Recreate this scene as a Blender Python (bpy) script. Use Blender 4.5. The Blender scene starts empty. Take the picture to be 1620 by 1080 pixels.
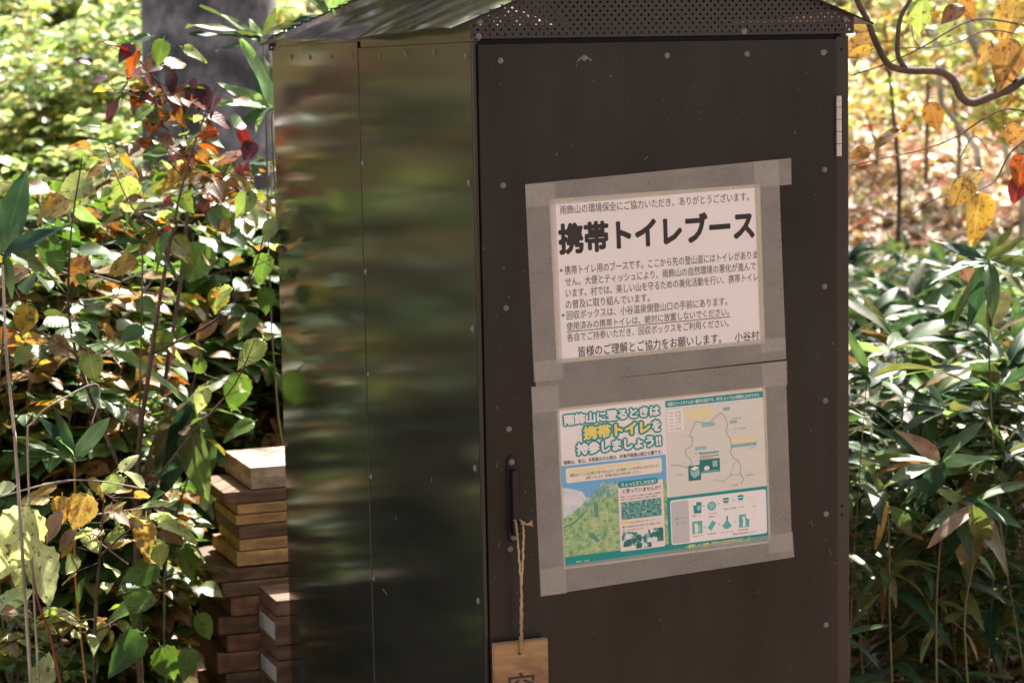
import bpy, math, random
import numpy as np
from mathutils import Vector, Matrix
random.seed(7)
rnd = random.Random(11)
C = bpy.context.scene.collection
SC = bpy.context.scene
R = math.radians

# ------------------------------------------------------------------ camera
YAW, PITCH, ROLL, FPX = 0.3467, 0.1199, -0.0194, 3575.08
CAM = Vector((-1.3303, -3.8588, 1.75))
fw = Vector((math.sin(YAW)*math.cos(PITCH), math.cos(YAW)*math.cos(PITCH), -math.sin(PITCH)))
r0 = Vector((math.cos(YAW), -math.sin(YAW), 0)); u0 = r0.cross(fw)
rt = math.cos(ROLL)*r0 + math.sin(ROLL)*u0
up = -math.sin(ROLL)*r0 + math.cos(ROLL)*u0
cd = bpy.data.cameras.new('camera'); cam = bpy.data.objects.new('camera', cd); C.objects.link(cam)
m = Matrix((rt, up, -fw)).transposed().to_4x4(); m.translation = CAM
cam.matrix_world = m
cd.sensor_width = 36; cd.lens = FPX*36/1620; cd.clip_start = .05; cd.clip_end = 500
cd.dof.use_dof = True; cd.dof.focus_distance = 4.35; cd.dof.aperture_fstop = 6.3
SC.camera = cam

def ray(px, py):
    return fw + rt*((px-810)/FPX) - up*((py-540)/FPX)
def at(px, py, Y):
    d = ray(px, py); return CAM + d*((Y-CAM.y)/d.y)

# ------------------------------------------------------------------ light
SUN = Vector((0.50, 0.58, 1.0)).normalized()
W = bpy.data.worlds.new('World'); SC.world = W; W.use_nodes = True
nt = W.node_tree; bg = nt.nodes['Background']
sky = nt.nodes.new('ShaderNodeTexSky'); sky.sky_type = 'NISHITA'; sky.sun_disc = False
sky.sun_elevation = math.asin(SUN.z); sky.sun_rotation = math.atan2(SUN.x, SUN.y)
sky.dust_density = 3.0; sky.ozone_density = 0.6
hs = nt.nodes.new('ShaderNodeHueSaturation'); hs.inputs['Saturation'].default_value = .62
nt.links.new(sky.outputs[0], hs.inputs['Color']); nt.links.new(hs.outputs[0], bg.inputs[0])
bg.inputs[1].default_value = 0.088
sl = bpy.data.lights.new('sun', 'SUN'); sl.energy = 5.0; sl.angle = R(.5); sl.color = (1, .95, .86)
so = bpy.data.objects.new('sun', sl); C.objects.link(so)
so.rotation_euler = SUN.to_track_quat('Z', 'Y').to_euler(); so.location = (3, 4, 8)
SC.view_settings.view_transform = 'Standard'; SC.view_settings.look = 'None'
SC.view_settings.exposure = 1.85; SC.view_settings.gamma = 1
SC.render.engine = 'CYCLES'
SC.cycles.use_denoising = True
SC.cycles.max_bounces = 8; SC.cycles.transparent_max_bounces = 12
SC.cycles.transmission_bounces = 4; SC.cycles.diffuse_bounces = 4; SC.cycles.glossy_bounces = 3
SC.cycles.sample_clamp_indirect = 6

# ------------------------------------------------------------------ materials
def lin(c):
    f = lambda v: v/12.92 if v <= .04045 else ((v+.055)/1.055)**2.4
    return tuple(f(x/255) for x in c)
def new_mat(name):
    mt = bpy.data.materials.new(name); mt.use_nodes = True
    n = mt.node_tree.nodes; l = mt.node_tree.links
    return mt, n, l, n['Principled BSDF'], n['Material Output']
def plain(name, col, rough=.5, metal=0, spec=.5):
    mt, n, l, b, o = new_mat(name)
    b.inputs['Base Color'].default_value = (*col, 1); b.inputs['Roughness'].default_value = rough
    b.inputs['Metallic'].default_value = metal; b.inputs['Specular IOR Level'].default_value = spec
    return mt
def ramp(n, stops, interp='LINEAR'):
    r = n.new('ShaderNodeValToRGB'); r.color_ramp.interpolation = interp
    e = r.color_ramp.elements
    while len(e) < len(stops): e.new(.5)
    for i, (p, c) in enumerate(stops):
        e[i].position = p; e[i].color = (*c[:3], 1)
    return r
def noise(n, l, scale, detail=3, vec=None, rough=.5):
    t = n.new('ShaderNodeTexNoise'); t.inputs['Scale'].default_value = scale
    t.inputs['Detail'].default_value = detail; t.inputs['Roughness'].default_value = rough
    if vec is not None: l.new(vec, t.inputs['Vector'])
    return t
def mixc(n, l, fac, a, b, mode='MIX'):
    x = n.new('ShaderNodeMix'); x.data_type = 'RGBA'; x.blend_type = mode
    for s, v in ((x.inputs[0], fac), (x.inputs[6], a), (x.inputs[7], b)):
        if hasattr(v, 'is_output'): l.new(v, s)
        elif isinstance(v, (int, float)): s.default_value = v
        else: s.default_value = (*v[:3], 1)
    return x.outputs[2]
def mapping(n, l, scale, kind='Object'):
    tc = n.new('ShaderNodeTexCoord'); mp = n.new('ShaderNodeMapping')
    mp.inputs['Scale'].default_value = scale; l.new(tc.outputs[kind], mp.inputs[0])
    return mp.outputs[0]
def bump(n, l, b, h, strength=.3, dist=.01):
    bp = n.new('ShaderNodeBump'); bp.inputs['Strength'].default_value = strength
    bp.inputs['Distance'].default_value = dist; l.new(h, bp.inputs['Height']); l.new(bp.outputs[0], b.inputs['Normal'])
    return bp

def leaf_mat(name, cols, trans=.4, rough=.38, spots=0., spot_col=(.09, .04, .015), sat_back=1.6, nscale=45, spec=.5):
    """leaves: colour differs from leaf to leaf, paler veins, wear spots, light passes through"""
    mt, n, l, b, o = new_mat(name)
    g = n.new('ShaderNodeNewGeometry')
    r = ramp(n, [(i/max(1, len(cols)-1), c) for i, c in enumerate(cols)]); l.new(g.outputs['Random Per Island'], r.inputs[0])
    col = r.outputs[0]
    nz = noise(n, l, 16, 4, mapping(n, l, (1, 1, 1)))
    hsv = n.new('ShaderNodeHueSaturation'); l.new(col, hsv.inputs['Color'])
    mr = n.new('ShaderNodeMapRange'); mr.inputs[1].default_value = .3; mr.inputs[2].default_value = .7
    mr.inputs[3].default_value = .6; mr.inputs[4].default_value = 1.35; l.new(nz.outputs[0], mr.inputs[0]); l.new(mr.outputs[0], hsv.inputs['Value'])
    col = hsv.outputs[0]
    uv = n.new('ShaderNodeUVMap'); sep = n.new('ShaderNodeSeparateXYZ'); l.new(uv.outputs[0], sep.inputs[0])
    # u = across (-1..1 packed to 0..1), v along
    ab = n.new('ShaderNodeMath'); ab.operation = 'MULTIPLY_ADD'; l.new(sep.outputs[0], ab.inputs[0]); ab.inputs[1].default_value = 2; ab.inputs[2].default_value = -1
    aa = n.new('ShaderNodeMath'); aa.operation = 'ABSOLUTE'; l.new(ab.outputs[0], aa.inputs[0])
    mid = n.new('ShaderNodeMapRange'); mid.inputs[1].default_value = .03; mid.inputs[2].default_value = .09; mid.inputs[3].default_value = 1; mid.inputs[4].default_value = 0
    l.new(aa.outputs[0], mid.inputs[0])
    v1 = n.new('ShaderNodeMath'); v1.operation = 'MULTIPLY_ADD'; l.new(aa.outputs[0], v1.inputs[0]); v1.inputs[1].default_value = -.35; l.new(sep.outputs[1], v1.inputs[2])
    v2 = n.new('ShaderNodeMath'); v2.operation = 'MULTIPLY'; l.new(v1.outputs[0], v2.inputs[0]); v2.inputs[1].default_value = nscale
    v3 = n.new('ShaderNodeMath'); v3.operation = 'SINE'; l.new(v2.outputs[0], v3.inputs[0])
    v4 = n.new('ShaderNodeMapRange'); v4.inputs[1].default_value = .8; v4.inputs[2].default_value = 1; v4.inputs[3].default_value = 0; v4.inputs[4].default_value = .6
    l.new(v3.outputs[0], v4.inputs[0])
    mx = n.new('ShaderNodeMath'); mx.operation = 'MAXIMUM'; l.new(mid.outputs[0], mx.inputs[0]); l.new(v4.outputs[0], mx.inputs[1])
    vf = n.new('ShaderNodeMath'); vf.operation = 'MULTIPLY'; l.new(mx.outputs[0], vf.inputs[0]); vf.inputs[1].default_value = .35
    veincol = n.new('ShaderNodeHueSaturation'); veincol.inputs['Value'].default_value = 1.9; veincol.inputs['Saturation'].default_value = .8; l.new(col, veincol.inputs['Color'])
    col = mixc(n, l, vf.outputs[0], col, veincol.outputs[0])
    if spots:
        sp = noise(n, l, 70, 3, mapping(n, l, (1, 1, 1)), .6)
        sr = n.new('ShaderNodeMapRange'); sr.inputs[1].default_value = .62-.08*spots; sr.inputs[2].default_value = .68-.06*spots; l.new(sp.outputs[0], sr.inputs[0])
        sf = n.new('ShaderNodeMath'); sf.operation = 'MULTIPLY'; sf.inputs[1].default_value = .85; l.new(sr.outputs[0], sf.inputs[0])
        col = mixc(n, l, sf.outputs[0], col, spot_col)
    l.new(col, b.inputs['Base Color']); b.inputs['Roughness'].default_value = rough
    b.inputs['Specular IOR Level'].default_value = spec
    bump(n, l, b, mx.outputs[0], .25, .002)
    tr = n.new('ShaderNodeBsdfTranslucent'); h2 = n.new('ShaderNodeHueSaturation'); h2.inputs['Hue'].default_value = .485
    h2.inputs['Value'].default_value = sat_back; h2.inputs['Saturation'].default_value = 1.1; l.new(col, h2.inputs['Color']); l.new(h2.outputs[0], tr.inputs[0])
    ms = n.new('ShaderNodeMixShader'); ms.inputs[0].default_value = trans
    l.new(b.outputs[0], ms.inputs[1]); l.new(tr.outputs[0], ms.inputs[2]); l.new(ms.outputs[0], o.inputs[0])
    return mt

LM = {
 'green':  leaf_mat('leaf_green', [(.035, .09, .018), (.06, .14, .02), (.1, .17, .03), (.05, .11, .03)], .4, spots=.3),
 'lime':   leaf_mat('leaf_lime', [(.14, .24, .04), (.22, .3, .07), (.34, .38, .13), (.16, .26, .05)], .42, spots=.4),
 'pale':   leaf_mat('leaf_lime_sunlit', [(.34, .44, .12), (.45, .5, .2), (.5, .55, .28), (.3, .42, .1)], .45, spots=.4),  # lime leaves coloured paler, standing in for strong sun on the low bush
 'mixed':  leaf_mat('leaf_mixed', [(.05, .11, .02), (.1, .16, .03), (.2, .2, .035), (.3, .2, .03), (.22, .1, .02), (.07, .13, .02)], .42, spots=.7),
 'ochre':  leaf_mat('leaf_ochre', [(.2, .11, .03), (.28, .17, .045), (.16, .085, .025), (.3, .2, .06)], .35, spots=1.1),
 'yellow': leaf_mat('leaf_yellow', [(.34, .24, .045), (.4, .29, .07), (.3, .19, .035)], .36, spots=1.0, spot_col=(.16, .07, .02)),
 'orange': leaf_mat('leaf_orange', [(.3, .085, .02), (.38, .13, .03), (.24, .06, .02)], .35, spots=.8),
 'red':    leaf_mat('leaf_red', [(.11, .02, .016), (.17, .035, .02), (.09, .016, .015)], .3, spots=.6),
 'maroon': leaf_mat('leaf_maroon', [(.055, .012, .014), (.08, .015, .016), (.045, .01, .014)], .2, spots=.5),
 'brown':  leaf_mat('leaf_brown', [(.2, .11, .05), (.26, .16, .08), (.15, .08, .04)], .2, .6, spots=.5),
 'sasa':   leaf_mat('leaf_bamboo_grass', [(.022, .06, .024), (.035, .08, .03), (.06, .105, .03), (.018, .045, .025), (.085, .125, .03), (.14, .15, .045)], .3, .44, spots=0, nscale=8, spec=.3),
 'sasa_pale': leaf_mat('leaf_bamboo_grass_young', [(.12, .24, .06), (.16, .28, .08), (.2, .3, .1)], .4, .33, nscale=8),
 'sasa_tip': leaf_mat('leaf_bamboo_grass_worn', [(.04, .07, .03), (.2, .11, .04), (.05, .08, .035), (.28, .16, .06)], .25, .4, spots=.5, nscale=8),
 'far':    leaf_mat('leaf_far', [(.2, .3, .08), (.4, .42, .14), (.55, .5, .24), (.3, .36, .12), (.14, .24, .07), (.5, .36, .1), (.3, .4, .2)], .5, .3, sat_back=1.8),
 'farg':   leaf_mat('leaf_far_green', [(.16, .32, .07), (.32, .44, .13), (.1, .22, .05), (.45, .5, .24), (.22, .36, .1)], .5, .3, sat_back=1.8),
 'canopy': leaf_mat('leaf_canopy', [(.08, .15, .03), (.2, .22, .04), (.35, .28, .05), (.12, .18, .03)], .4, .4),
 'litter_brown': leaf_mat('leaf_fallen_brown', [(.16, .06, .03), (.24, .1, .05), (.12, .05, .03), (.3, .1, .04), (.2, .12, .08), (.34, .22, .14)], .1, .45),
 'litter': leaf_mat('leaf_fallen', [(.34, .17, .09), (.5, .38, .18), (.34, .12, .06), (.56, .45, .36), (.48, .2, .1), (.44, .34, .31), (.6, .5, .15), (.24, .12, .08), (.4, .42, .14), (.62, .52, .46)], .12, .5),
}
def bark_mat(name, c1, c2, scale=(6, 6, 1.5), rough=.8):
    mt, n, l, b, o = new_mat(name)
    nz = noise(n, l, 5, 6, mapping(n, l, scale), .65)
    n2 = noise(n, l, 1.6, 3, mapping(n, l, (3, 3, 3)))
    r = ramp(n, [(.3, c1), (.7, c2)]); l.new(nz.outputs[0], r.inputs[0])
    r2 = ramp(n, [(.45, (0, 0, 0)), (.6, (1, 1, 1))]); l.new(n2.outputs[0], r2.inputs[0])
    col = mixc(n, l, r2.outputs[0], r.outputs[0], tuple(.6*x for x in c1))
    l.new(col, b.inputs['Base Color']); b.inputs['Roughness'].default_value = rough
    bump(n, l, b, nz.outputs[0], .5, .02)
    return mt
M_trunk = bark_mat('bark_grey', (.085, .08, .088), (.3, .285, .3), (3, 3, 2.0))
M_pale = bark_mat('bark_pale', (.38, .39, .33), (.6, .6, .52))
M_twig = bark_mat('bark_twig', (.1, .06, .04), (.22, .15, .1), (20, 20, 20))
M_vine = bark_mat('bark_vine', (.09, .06, .045), (.2, .14, .11), (25, 25, 25))
M_drystem = bark_mat('dry_stalk', (.42, .36, .27), (.62, .54, .42), (20, 20, 4))
M_culm = bark_mat('culm', (.1, .1, .04), (.22, .19, .08), (20, 20, 4))
M_redstem = plain('red_stalk', (.22, .06, .04), .5)
M_orangestem = plain('orange_stalk', (.45, .2, .05), .5)

def wood_mat(name, c1, c2, dirt):
    mt, n, l, b, o = new_mat(name)
    oi = n.new('ShaderNodeObjectInfo')
    v = mapping(n, l, (3, 40, 60))
    nz = noise(n, l, 1.2, 6, v, .6)
    ad = n.new('ShaderNodeVectorMath'); ad.operation = 'ADD'; l.new(v, ad.inputs[0])
    mm = n.new('ShaderNodeMath'); mm.operation = 'MULTIPLY'; mm.inputs[1].default_value = 37; l.new(oi.outputs['Random'], mm.inputs[0]); l.new(mm.outputs[0], ad.inputs[1])
    l.new(ad.outputs[0], nz.inputs['Vector'])
    r = ramp(n, [(.3, c1), (.65, c2)]); l.new(nz.outputs[0], r.inputs[0])
    st = noise(n, l, 9, 4, mapping(n, l, (1, 1, 2)), .6)
    sr = ramp(n, [(.4, (1, 1, 1)), (.56, (0, 0, 0))]); l.new(st.outputs[0], sr.inputs[0])
    col = mixc(n, l, sr.outputs[0], r.outputs[0], dirt)
    l.new(col, b.inputs['Base Color']); b.inputs['Roughness'].default_value = .75
    bump(n, l, b, nz.outputs[0], .4, .004)
    return mt
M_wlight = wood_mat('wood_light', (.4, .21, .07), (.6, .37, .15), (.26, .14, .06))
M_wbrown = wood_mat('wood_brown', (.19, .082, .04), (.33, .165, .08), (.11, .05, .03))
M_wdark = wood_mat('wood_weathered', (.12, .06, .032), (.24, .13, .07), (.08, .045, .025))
M_wsunlit = wood_mat('wood_sunlit_pale', (.34, .24, .16), (.56, .44, .33), (.22, .14, .09))  # brown wood painted paler to imitate sun glare on the topmost board
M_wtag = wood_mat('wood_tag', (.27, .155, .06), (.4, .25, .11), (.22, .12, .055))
M_white = bark_mat('white_paint', (.55, .53, .48), (.66, .64, .58), (20, 20, 20))

def metal_mat(name, col, rough, aniso=0., streak=(1, 1, 1), coat=0., dust=.25, bumpy=.0, tang='Z', ior=1.5):
    mt, n, l, b, o = new_mat(name)
    nz = noise(n, l, 3, 5, mapping(n, l, streak), .6)
    r = ramp(n, [(.35, col), (.8, tuple(min(1, x*(1+dust)+.012*dust) for x in col))]); l.new(nz.outputs[0], r.inputs[0])
    sp = noise(n, l, 130, 2, mapping(n, l, (1, 1, 1)))
    sr = ramp(n, [(.73, (0, 0, 0)), (.78, (.5, .5, .5))]); l.new(sp.outputs[0], sr.inputs[0])
    l.new(mixc(n, l, sr.outputs[0], r.outputs[0], (.2, .19, .17)), b.inputs['Base Color'])
    mr = n.new('ShaderNodeMapRange'); mr.inputs[1].default_value = .3; mr.inputs[2].default_value = .75
    mr.inputs[3].default_value = rough*.85; mr.inputs[4].default_value = rough*1.3; l.new(nz.outputs[0], mr.inputs[0]); l.new(mr.outputs[0], b.inputs['Roughness'])
    b.inputs['IOR'].default_value = ior
    if aniso:
        b.inputs['Anisotropic'].default_value = aniso
        tg = n.new('ShaderNodeTangent'); tg.direction_type = 'RADIAL'; tg.axis = tang; l.new(tg.outputs[0], b.inputs['Tangent'])
    if bumpy:
        wv = noise(n, l, 1.6, 2, mapping(n, l, (1, 1, 1.4)))
        bump(n, l, b, wv.outputs[0], bumpy, .02)
    return mt
M_wall = metal_mat('brown_metal_wall', (.019, .021, .0185), .14, .58, (.4, .4, 2), dust=.4, bumpy=.1, ior=1.8)
M_door = metal_mat('brown_metal_door', (.0085, .0077, .0067), .36, 0, (1.6, 1.6, .5), dust=1.0, bumpy=.06, ior=1.36)
M_roof = metal_mat('brown_metal_roof', (.016, .0145, .016), .08, 0, (1, 6, 1), dust=.6, bumpy=.16, ior=1.34)
M_frame = metal_mat('brown_metal_frame', (.018, .0145, .012), .38, 0, dust=.5)
M_mesh = metal_mat('brown_perforated', (.02, .017, .016), .45, 0, dust=.5)
M_inside = plain('dark_inside', (.02, .018, .016), .8)
M_screw = metal_mat('screw_steel', (.12, .115, .1), .5, 0, dust=.9)
M_hinge = plain('hinge_steel', (.55, .56, .54), .28, .85)
M_handle = plain('black_handle', (.006, .006, .012), .3, 0, .35)
M_hole = plain('drilled_hole', (.004, .004, .004), .9)
M_scuff = plain('scuff', (.2, .2, .18), .7)
M_seam = metal_mat('worn_edge', (.075, .075, .065), .4, 0, dust=1.)
M_rope = bark_mat('twine', (.5, .36, .18), (.75, .58, .34), (60, 60, 60))

def paper_mat(name, c, stain):
    mt, n, l, b, o = new_mat(name)
    nz = noise(n, l, 9, 4, mapping(n, l, (1, 1, 1)))
    r = ramp(n, [(.35, stain), (.6, c)]); l.new(nz.outputs[0], r.inputs[0]); l.new(r.outputs[0], b.inputs['Base Color'])
    b.inputs['Roughness'].default_value = .3; b.inputs['Specular IOR Level'].default_value = .35
    return mt
M_paper = paper_mat('laminated_paper', (.8, .785, .775), (.77, .752, .735))
M_edge = paper_mat('laminate_margin', (.68, .62, .5), (.6, .55, .43))
def tape_mat(name, a, c):
    mt, n, l, b, o = new_mat(name)
    nz = noise(n, l, 9, 4, mapping(n, l, (1, 1, 1.6)), .6); n2 = noise(n, l, 150, 3, mapping(n, l, (1, 1, 1)))
    mr = n.new('ShaderNodeMapRange'); mr.inputs[1].default_value = .35; mr.inputs[2].default_value = .7; mr.inputs[3].default_value = a-.05; mr.inputs[4].default_value = a+.04
    l.new(nz.outputs[0], mr.inputs[0])
    sb = n.new('ShaderNodeMath'); sb.operation = 'MULTIPLY_ADD'; l.new(n2.outputs[0], sb.inputs[0]); sb.inputs[1].default_value = -.12; sb.inputs[2].default_value = .06
    ad = n.new('ShaderNodeMath'); ad.operation = 'ADD'; l.new(mr.outputs[0], ad.inputs[0]); l.new(sb.outputs[0], ad.inputs[1])
    b.inputs['Base Color'].default_value = (*c, 1); b.inputs['Roughness'].default_value = .4; b.inputs['Specular IOR Level'].default_value = .3
    l.new(ad.outputs[0], b.inputs['Alpha'])
    return mt
M_tape = tape_mat('dusty_clear_tape', .44, (.52, .505, .46))
def ink(name, c, rough=.35): return plain(name, c, rough, 0, .3)
I_black = ink('ink_black', (.035, .032, .034)); I_grey = ink('ink_grey', (.12, .115, .12))
I_teal = ink('ink_teal', (.008, .29, .275)); I_teal2 = ink('ink_teal_light', (.1, .45, .4)); I_white = ink('ink_white', (.8, .78, .77))
I_yellow = ink('ink_yellow', (.8, .68, .18)); I_blue = ink('ink_blue', (.16, .43, .72)); I_cream = ink('ink_cream', (.8, .74, .62))
I_map = ink('ink_map', (.68, .68, .61)); I_route = ink('ink_route', (.3, .32, .32)); I_lblue = ink('ink_pale_blue', (.3, .52, .55)); I_greybox = ink('ink_greybox', (.52, .53, .53))
I_dkteal = ink('ink_dark_teal', (.02, .19, .17)); I_red = ink('ink_red', (.5, .15, .14)); I_lyel = ink('ink_pale_yellow', (.75, .7, .4)); I_contour = ink('ink_contour', (.55, .57, .52))
def photo_mat(name, stops, scale, rough=.65, stretch=(1, 1, 1)):
    mt, n, l, b, o = new_mat(name)
    nz = noise(n, l, scale, 7, mapping(n, l, stretch), rough)
    r = ramp(n, stops); l.new(nz.outputs[0], r.inputs[0]); l.new(r.outputs[0], b.inputs['Base Color']); b.inputs['Roughness'].default_value = .35
    return mt
I_mtn = photo_mat('printed_hillside', [(.3, (.02, .16, .13)), (.42, (.12, .36, .2)), (.52, (.36, .52, .22)), (.62, (.5, .6, .35)), (.7, (.62, .7, .55))], 95, .8)
I_ridge = photo_mat('printed_ridge', [(.35, (.03, .2, .2)), (.5, (.2, .45, .36)), (.6, (.55, .62, .55)), (.7, (.7, .72, .7))], 110, .75, (1, 1, .6))
I_cloud = photo_mat('printed_cloud', [(.4, (.5, .62, .68)), (.6, (.72, .72, .7))], 30)
I_moss = photo_mat('printed_undergrowth', [(.35, (.01, .1, .1)), (.5, (.06, .3, .26)), (.65, (.4, .6, .56)), (.75, (.7, .75, .72))], 190)
I_flower = photo_mat('printed_flowers', [(.42, (.01, .14, .12)), (.5, (.05, .28, .25)), (.56, (.5, .66, .66)), (.65, (.75, .78, .78))], 110, .45)

# ------------------------------------------------------------------ mesh helpers
class MB:
    def __init__(s): s.v = []; s.f = []; s.m = []; s.uv = []; s.smooth = []
    def face(s, pts, mi=0, uv=None, sm=False):
        i = len(s.v); s.v += [tuple(p) for p in pts]; s.f.append(tuple(range(i, i+len(pts)))); s.m.append(mi)
        s.uv.append(uv or [(.5, .5)]*len(pts)); s.smooth.append(sm)
    def grid(s, rows, mi=0, uvs=None, sm=True, close=False):
        i = len(s.v); nr, nc = len(rows), len(rows[0])
        for r in rows: s.v += [tuple(p) for p in r]
        for a in range(nr-1):
            for b in range(nc if close else nc-1):
                q = [(a, b), (a, (b+1) % nc), (a+1, (b+1) % nc), (a+1, b)]
                s.f.append(tuple(i+x*nc+y for x, y in q)); s.m.append(mi); s.smooth.append(sm)
                s.uv.append([uvs[x][y] for x, y in q] if uvs else [(.5, .5)]*4)
    def box(s, a, b, mi=0, M=None, bev=0):
        x0, y0, z0 = a; x1, y1, z1 = b
        if bev:
            bm_box(s, a, b, bev, mi, M); return
        P = [Vector(p) for p in ((x0, y0, z0), (x1, y0, z0), (x1, y1, z0), (x0, y1, z0), (x0, y0, z1), (x1, y0, z1), (x1, y1, z1), (x0, y1, z1))]
        if M: P = [M @ p for p in P]
        i = len(s.v); s.v += [tuple(p) for p in P]
        for q in ((3, 2, 1, 0), (4, 5, 6, 7), (0, 1, 5, 4), (1, 2, 6, 5), (2, 3, 7, 6), (3, 0, 4, 7)):
            s.f.append(tuple(i+k for k in q)); s.m.append(mi); s.uv.append([(.5, .5)]*4); s.smooth.append(False)
    def tube(s, pts, rad, n=6, mi=0):
        pts = [Vector(p) for p in pts]; rows = []
        for k, p in enumerate(pts):
            d = (pts[min(k+1, len(pts)-1)] - pts[max(k-1, 0)]).normalized()
            a = d.cross(Vector((.31, .77, .21))).normalized(); b = d.cross(a)
            r = rad[k] if isinstance(rad, (list, tuple)) else rad
            rows.append([p + r*(math.cos(t)*a + math.sin(t)*b) for t in [2*math.pi*q/n for q in range(n)]])
        s.grid(rows, mi, None, True, True)
        s.face(rows[-1], mi); s.face(rows[0][::-1], mi)
    def disc(s, c, nrm, r, h, n=10, mi=0):
        c = Vector(c); nrm = Vector(nrm).normalized(); a = nrm.orthogonal().normalized(); b = nrm.cross(a)
        ring = lambda rr, hh: [c + nrm*hh + rr*(math.cos(2*math.pi*q/n)*a + math.sin(2*math.pi*q/n)*b) for q in range(n)]
        s.grid([ring(r, 0), ring(r, h*.5), ring(r*.7, h)], mi, None, True, True); s.face(ring(r*.7, h), mi)
    def build(s, name, mats, parent=None):
        me = bpy.data.meshes.new(name)
        me.from_pydata(s.v, [], s.f)
        for mt in (mats if isinstance(mats, (list, tuple)) else [mats]): me.materials.append(mt)
        me.polygons.foreach_set('material_index', s.m); me.polygons.foreach_set('use_smooth', s.smooth)
        ul = me.uv_layers.new(name='UVMap')
        ul.data.foreach_set('uv', [c for f in s.uv for p in f for c in p])
        me.update()
        return link(name, me, parent)
def bm_box(s, a, b, bev, mi, M):
    # box with chamfered edges (all 12)
    x0, y0, z0 = a; x1, y1, z1 = b
    import bmesh
    bm = bmesh.new(); bmesh.ops.create_cube(bm, size=1)
    for v in bm.verts:
        v.co = Vector(((x0+x1)/2+v.co.x*(x1-x0), (y0+y1)/2+v.co.y*(y1-y0), (z0+z1)/2+v.co.z*(z1-z0)))
    bmesh.ops.bevel(bm, geom=bm.edges[:], offset=bev, segments=2, affect='EDGES', profile=.6)
    bm.normal_update()
    i = len(s.v); bm.verts.index_update()
    s.v += [tuple(M @ v.co if M else v.co) for v in bm.verts]
    for f in bm.faces:
        s.f.append(tuple(i+v.index for v in f.verts)); s.m.append(mi); s.uv.append([(.5, .5)]*len(f.verts)); s.smooth.append(False)
    bm.free()
def link(name, me, parent=None):
    o = bpy.data.objects.new(name, me); C.objects.link(o)
    if parent: o.parent = parent
    return o
def tag(o, label=None, cat=None, group=None, kind=None):
    if label: o['label'] = label
    if cat: o['category'] = cat
    if group: o['group'] = group
    if kind: o['kind'] = kind
    return o
def thing(name, label, cat, loc=(0, 0, 0), group=None):
    o = bpy.data.objects.new(name, None); C.objects.link(o); o.location = loc; o.empty_display_size = .1
    return tag(o, label, cat, group)
def copy_thing(o, loc, rotz, scale, label=None, group=None):
    r = o.copy(); C.objects.link(r); r.location = loc; r.rotation_euler = (0, 0, rotz); r.scale = (scale,)*3
    if label: r['label'] = label
    if group: r['group'] = group
    for ch in list(o.children):
        c = ch.copy(); C.objects.link(c); c.parent = r
    return r

# ------------------------------------------------------------------ leaves
PROF = {
 'broad': [(0, .0), (.03, .45), (.12, .82), (.28, 1), (.45, .97), (.62, .78), (.78, .5), (.9, .24), (1, 0)],
 'ovate': [(0, .0), (.12, .55), (.3, .95), (.5, 1), (.7, .72), (.88, .32), (1, 0)],
 'lance': [(0, .12), (.08, .62), (.22, .95), (.4, 1), (.6, .85), (.8, .5), (.93, .2), (1, 0)],
 'small': [(0, .1), (.35, 1), (.7, .7), (1, 0)],
}
def leaf(mb, base, d, nrm, L, Wd, kind='broad', droop=.15, fold=.15, mi=0, serr=0., curl=0., petiole=0., rg=rnd):
    base = Vector(base); d = Vector(d).normalized(); nrm = Vector(nrm)
    side = d.cross(nrm)
    if side.length < 1e-4: side = d.orthogonal()
    side.normalize(); nrm = side.cross(d).normalized()
    if petiole:
        e = base + d*petiole; s2 = side*.0009
        mb.face([base-s2, base+s2, e+s2, e-s2], mi, [(.5, 0)]*4); base = e
    prof = PROF[kind]
    if serr:
        pr = []
        for k in range(len(prof)-1):
            (t0, w0), (t1, w1) = prof[k], prof[k+1]; pr.append((t0, w0)); pr.append(((t0+t1)/2+.015, (w0+w1)/2-serr))
        prof = pr + [prof[-1]]
    rows, uvs = [], []
    ph = rg.random()*6
    for t, w in prof:
        c = base + d*(L*t*(1-.25*droop*t)) - nrm*(L*droop*t*t)
        ww = Wd*.5*max(0, w); wob = curl*L*math.sin(t*7+ph)*.06
        rows.append([c - side*ww + nrm*(fold*ww+wob), c - side*ww*.5 + nrm*(fold*.3*ww), c, c + side*ww*.5 + nrm*(fold*.3*ww), c + side*ww + nrm*(fold*ww-wob)] if kind != 'small' else [c - side*ww + nrm*fold*ww, c, c + side*ww + nrm*fold*ww])
        k = len(rows[-1]); uvs.append([(.5+.5*(2*j/(k-1)-1)*max(w, .05), t) for j in range(k)])
    mb.grid(rows, mi, uvs, True)

def rdir(rg, zmin=-.3, zmax=.6):
    a = rg.random()*6.283; z = rg.uniform(zmin, zmax); h = math.sqrt(max(0, 1-z*z)); return Vector((h*math.cos(a), h*math.sin(a), z))

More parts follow.
